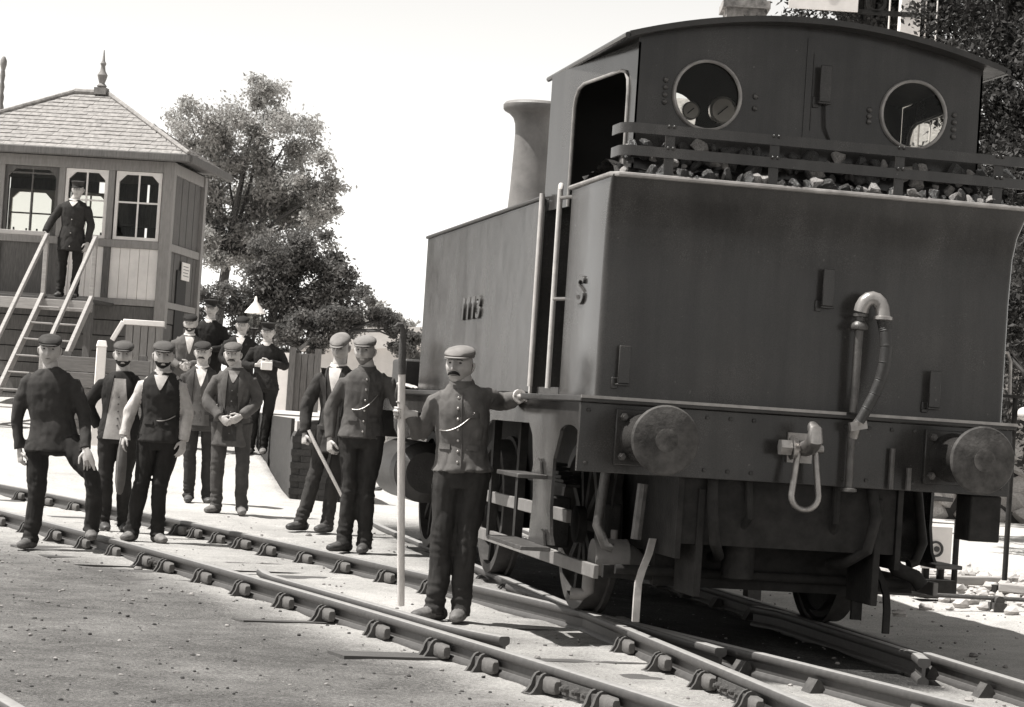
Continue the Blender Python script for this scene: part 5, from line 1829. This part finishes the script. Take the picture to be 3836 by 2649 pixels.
def tree(name, label, base, clumps, leaf, n_leaf, m, trunk_r, limbs=True, seed=1, top=None, cat='tree', group=None, spread=1.0):
    rs = random.Random(seed)
    bx_, by_, bz_ = base
    t_ = thing(name, label, cat, base, group=group)
    tr = MB()
    cz = sum(c[2] for c in clumps) / len(clumps)
    cx = sum(c[0] for c in clumps) / len(clumps)
    cy = sum(c[1] for c in clumps) / len(clumps)
    fork = Vector((lerp(0, cx - bx_, .25), lerp(0, cy - by_, .25), (min(c[2] for c in clumps) - bz_) * .9 + .4))
    tr.tube([(0, 0, -.3), (.02, 0, fork.z * .5), fork], [trunk_r * 1.3, trunk_r, trunk_r * .8], 10)
    for c in clumps:
        e_ = Vector((c[0] - bx_, c[1] - by_, c[2] - bz_))
        mid = fork.lerp(e_, .5) + Vector((rs.gauss(0, .12), rs.gauss(0, .12), .1))
        tr.tube([fork, mid, e_], [trunk_r * .5, trunk_r * .3, trunk_r * .08], 6)
    tr.build('trunk', BARK, t_)
    vs_, fs_ = [], []
    tot = sum(c[3] ** 2 for c in clumps)
    for c in clumps:
        nsub = 9
        subs = []
        for _ in range(nsub):
            d = Vector((rs.gauss(0, 1), rs.gauss(0, 1), rs.gauss(0, 1))).normalized() * c[3] * (.35 + .65 * rs.random() ** .5) * spread
            subs.append((Vector(c[:3]) + d, c[3] * (.22 + .22 * rs.random())))
        for _ in range(int(n_leaf * c[3] ** 2 / tot)):
            sc0, sr0 = subs[rs.randrange(nsub)]
            d = Vector((rs.gauss(0, 1), rs.gauss(0, 1), rs.gauss(0, .75)))
            p = sc0 + d * sr0 * .62 - Vector(base)
            n_ = Vector((rs.gauss(0, 1), rs.gauss(0, 1), rs.gauss(.6, 1))).normalized()
            x_, y_, _d = basis(n_)
            L = leaf * (.6 + .8 * rs.random())
            a_ = rs.random() * 6.28
            u_ = x_ * cos(a_) + y_ * sin(a_)
            w_ = n_.cross(u_)
            o = len(vs_)
            vs_ += [p - u_ * L, p + w_ * L * .5 + n_ * L * .12, p + u_ * L, p - w_ * L * .5 + n_ * L * .12]
            fs_.append((o, o + 1, o + 2, o + 3))
    me = bpy.data.meshes.new('crown')
    me.from_pydata([tuple(v) for v in vs_], [], fs_)
    me.materials.append(m)
    put('crown', me, t_)
    return t_


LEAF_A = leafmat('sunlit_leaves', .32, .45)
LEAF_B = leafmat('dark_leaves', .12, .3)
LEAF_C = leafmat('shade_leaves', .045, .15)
T1 = [(-0.3, 48.18, 7.77, 0.56), (0.17, 48.1, 7.3, 0.62), (1.41, 47.82, 8.39, 0.62), (1.04, 47.92, 7.47, 0.78), (2.01, 47.71, 7.76, 0.62), (1.76, 47.79, 6.62, 0.84), (2.52, 47.63, 6.67, 0.56), (1.0, 47.95, 6.35, 0.73), (0.24, 48.11, 6.3, 0.5), (2.69, 47.62, 5.79, 0.43), (1.18, 47.94, 5.35, 0.67), (2.05, 47.76, 5.52, 0.67), (0.6, 48.08, 4.3, 0.45), (-0.36, 48.21, 7.04, 0.45), (1.28, 47.84, 8.72, 0.39), (2.86, 47.57, 6.47, 0.34), (.2, 48.6, 5.4, .6), (1.6, 48.9, 6.2, .9), (.6, 48.8, 7.0, .8), (2.0, 47.9, 4.9, .7), (2.7, 47.7, 4.95, .5), (1.4, 48, 4.7, .6), (.7, 48.1, 5.2, .5), (.2, 48.2, 5.9, .5), (0., 48.2, 4.9, .5), (-.3, 48.2, 6.4, .5), (2.6, 47.6, 6.1, .6)]
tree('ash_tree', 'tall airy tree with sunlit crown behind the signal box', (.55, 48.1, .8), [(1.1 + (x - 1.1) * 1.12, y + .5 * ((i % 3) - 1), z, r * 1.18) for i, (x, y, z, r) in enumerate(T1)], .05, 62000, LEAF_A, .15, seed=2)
T2 = [(2.13, 43.69, 4.11, 0.78), (2.97, 43.52, 3.85, 0.57), (1.54, 43.82, 3.76, 0.63), (0.94, 43.95, 3.51, 0.47), (1.2, 43.88, 4.26, 0.47), (1.87, 43.76, 3.36, 0.57), (2.49, 43.63, 3.4, 0.63), (1.3, 43.9, 2.8, .6), (2.1, 43.7, 2.7, .6), (.5, 44.1, 3.3, .5), (.3, 44.2, 2.6, .55), (-.3, 44.3, 3.2, .55), (-.4, 44.3, 2.4, .6), (2.3, 43.6, 4.5, .6), (1.7, 43.7, 4.5, .6), (2.8, 43.5, 4.3, .45), (3.3, 43.4, 3.6, .5)]
tree('hawthorn_tree', 'low dense dark tree below the airy tree', (1.6, 43.8, .8), T2, .048, 38000, LEAF_B, .12, seed=3)
T3 = [(3.07, 39.44, 3.12, 0.44), (2.71, 39.52, 2.9, 0.44), (3.47, 39.36, 2.9, 0.34), (2.33, 39.6, 2.78, 0.44), (1.87, 39.69, 2.65, 0.39), (3.76, 39.3, 2.77, 0.24), (1.5, 39.7, 2.4, .4), (2.2, 39.6, 2.4, .35), (3.9, 39.2, 2.5, .35), (4.2, 39.2, 2.6, .25)]
tree('bush', 'rounded bush spreading to the right above the capped men', (2.7, 39.5, .8), T3, .042, 22000, LEAF_B, .08, seed=4, cat='bush')
tree('distant_tree', 'small distant tree beside the front of the engine', (6.0, 56, .8), [(5.7, 56, 3.4, .55), (6.3, 56, 3.3, .5), (6.0, 56, 3.7, .4), (6.8, 56, 3.0, .5)], .08, 2200, LEAF_A, .1, seed=5)
rs = random.Random(21)


def mass(cx, cy, x0, x1, z0, z1, n, r):
    return [(rs.uniform(x0, x1), cy + rs.uniform(-1.0, 1.4), rs.uniform(z0, z1), r * rs.uniform(.7, 1.2)) for _ in range(n)]


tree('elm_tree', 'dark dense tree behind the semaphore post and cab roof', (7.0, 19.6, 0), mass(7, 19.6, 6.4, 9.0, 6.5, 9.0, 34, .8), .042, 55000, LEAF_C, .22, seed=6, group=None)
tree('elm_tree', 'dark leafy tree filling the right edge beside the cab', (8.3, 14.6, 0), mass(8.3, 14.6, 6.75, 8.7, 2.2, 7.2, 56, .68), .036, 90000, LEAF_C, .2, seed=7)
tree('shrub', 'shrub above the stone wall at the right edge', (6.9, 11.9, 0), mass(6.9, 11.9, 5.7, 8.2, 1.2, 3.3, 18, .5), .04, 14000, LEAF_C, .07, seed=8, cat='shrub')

# ---------------------------------------------------------------- right-hand yard: rubble wall, ground lever, disc, spoil
rw = thing('rubble_wall', 'pale rubble stone wall at the right edge behind the buffer', 'wall', (0, 0, 0))
MB().box((6.4, 21.05, -.2), (13, 21.5, 3.1)).build('wall_core', MORTAR, rw)
sme = []
for i in range(5):
    me = lump_mesh(60 + i, .30)
    me.materials.clear()
    me.materials.append(STONE)
    me.name = 'stone'
    sme.append(me)
rs = random.Random(31)
for r_ in range(12):
    x = 6.35 + .1 * (r_ % 2)
    while x < 11.5:
        w_ = rs.uniform(.10, .26)
        o = put('stone', sme[rs.randrange(5)], rw, loc=(x + w_, 21.04, .05 + r_ * .255 + rs.uniform(-.03, .03)), rot=(rs.uniform(-.3, .3), rs.uniform(-.3, .3), rs.uniform(-.3, .3)))
        o.scale = (w_ * 1.7, .2, .21)
        x += 2 * w_ + .015
gl = thing('ground_lever', 'iron ground lever with looped handle and pale weight at the right edge', 'lever', (3.66, 5.7, -.05))
MB().tube([(-.02, 0, 1.57), (-.025, 0, 1.7), (-.03, 0, 1.85), (-.06, 0, 1.92), (-.10, 0, 1.92), (-.12, 0, 1.86), (-.12, 0, 1.72)], .014, 8).build('handle', STEEL, gl)
MB().box((-.14, -.04, 1.56), (.25, .04, 1.585)).build('quadrant', UNDER, gl)
MB().box((-.06, -.06, 0), (.1, .06, .06)).cyl((.03, 0, .1), (.03, 0, 1.56), .022, n=10).build('stand', UNDER, gl)
MB().lathe([(.01, -.06), (.045, -.05), (.06, 0), (.045, .05), (.01, .06)], (.10, -.06, 1.44), (.6, -.8, 0), 16).build('weight', WHITEP, gl)
MB().lathe([(.01, -.06), (.045, -.04), (.06, 0), (.045, .04), (.01, .06)], (.17, -.08, 1.30), (.6, -.8, 0), 16).build('weight', STONE, gl)
gd = thing('ground_signal', 'small white square ground signal with dark ring behind the right step', 'signal', (2.77, 4.9, -.06))
MB().box((-.12, -.015, .22), (.12, .015, .54)).build('target', WHITEP, gd)
MB().lathe([(.045, 0), (.062, 0), (.062, .012), (.045, .012)], (-.01, -.028, .37), (0, 1, 0), 20, cap=False).lathe([(.001, 0), (.022, 0), (.022, .012), (.001, .012)], (.0, -.028, .37), (0, 1, 0), 12).build('ring', EYE, gd)
MB().box((-.14, -.1, 0), (.14, .12, .14)).cyl((.06, .03, .1), (.06, .03, .3), .03, n=10).cyl((-.06, .03, .1), (-.06, .03, .3), .03, n=10).cyl((.17, .02, 0), (.17, .02, .6), .025, n=8).build('stand', UNDER, gd)
for i, (x, y, L, a_, lab) in enumerate(((3.5, 6.0, .9, .35, 'pale timber baulk lying flat across the spoil at the right edge'), (3.7, 5.2, .5, -.7, 'short timber offcut propped on the spoil near the point rod'))):
    bk_ = thing('timber_baulk', lab, 'timber', (x, y, -.02), a_)
    MB().box((-L / 2, -.05, 0), (L / 2, .05, .07)).build('baulk', MATS['pale_timber'], bk_, bevel=.01)
sp = MB()
rs = random.Random(41)
for i in range(900):
    x, y = rs.gauss(3.9, .8), rs.gauss(6.6, 1.3)
    r = .02 + .06 * rs.random() ** 2
    pebble(sp, x, y, h0(x, y) + r * .3 + .12 * exp(-((x - 3.8) ** 2 + (y - 6.4) ** 2) / .5) * rs.random(), r, rs)
sp.build('spoil_heap', STONE, kind='stuff', label='heap of pale rubble and spoil right of the engine', category='rubble')
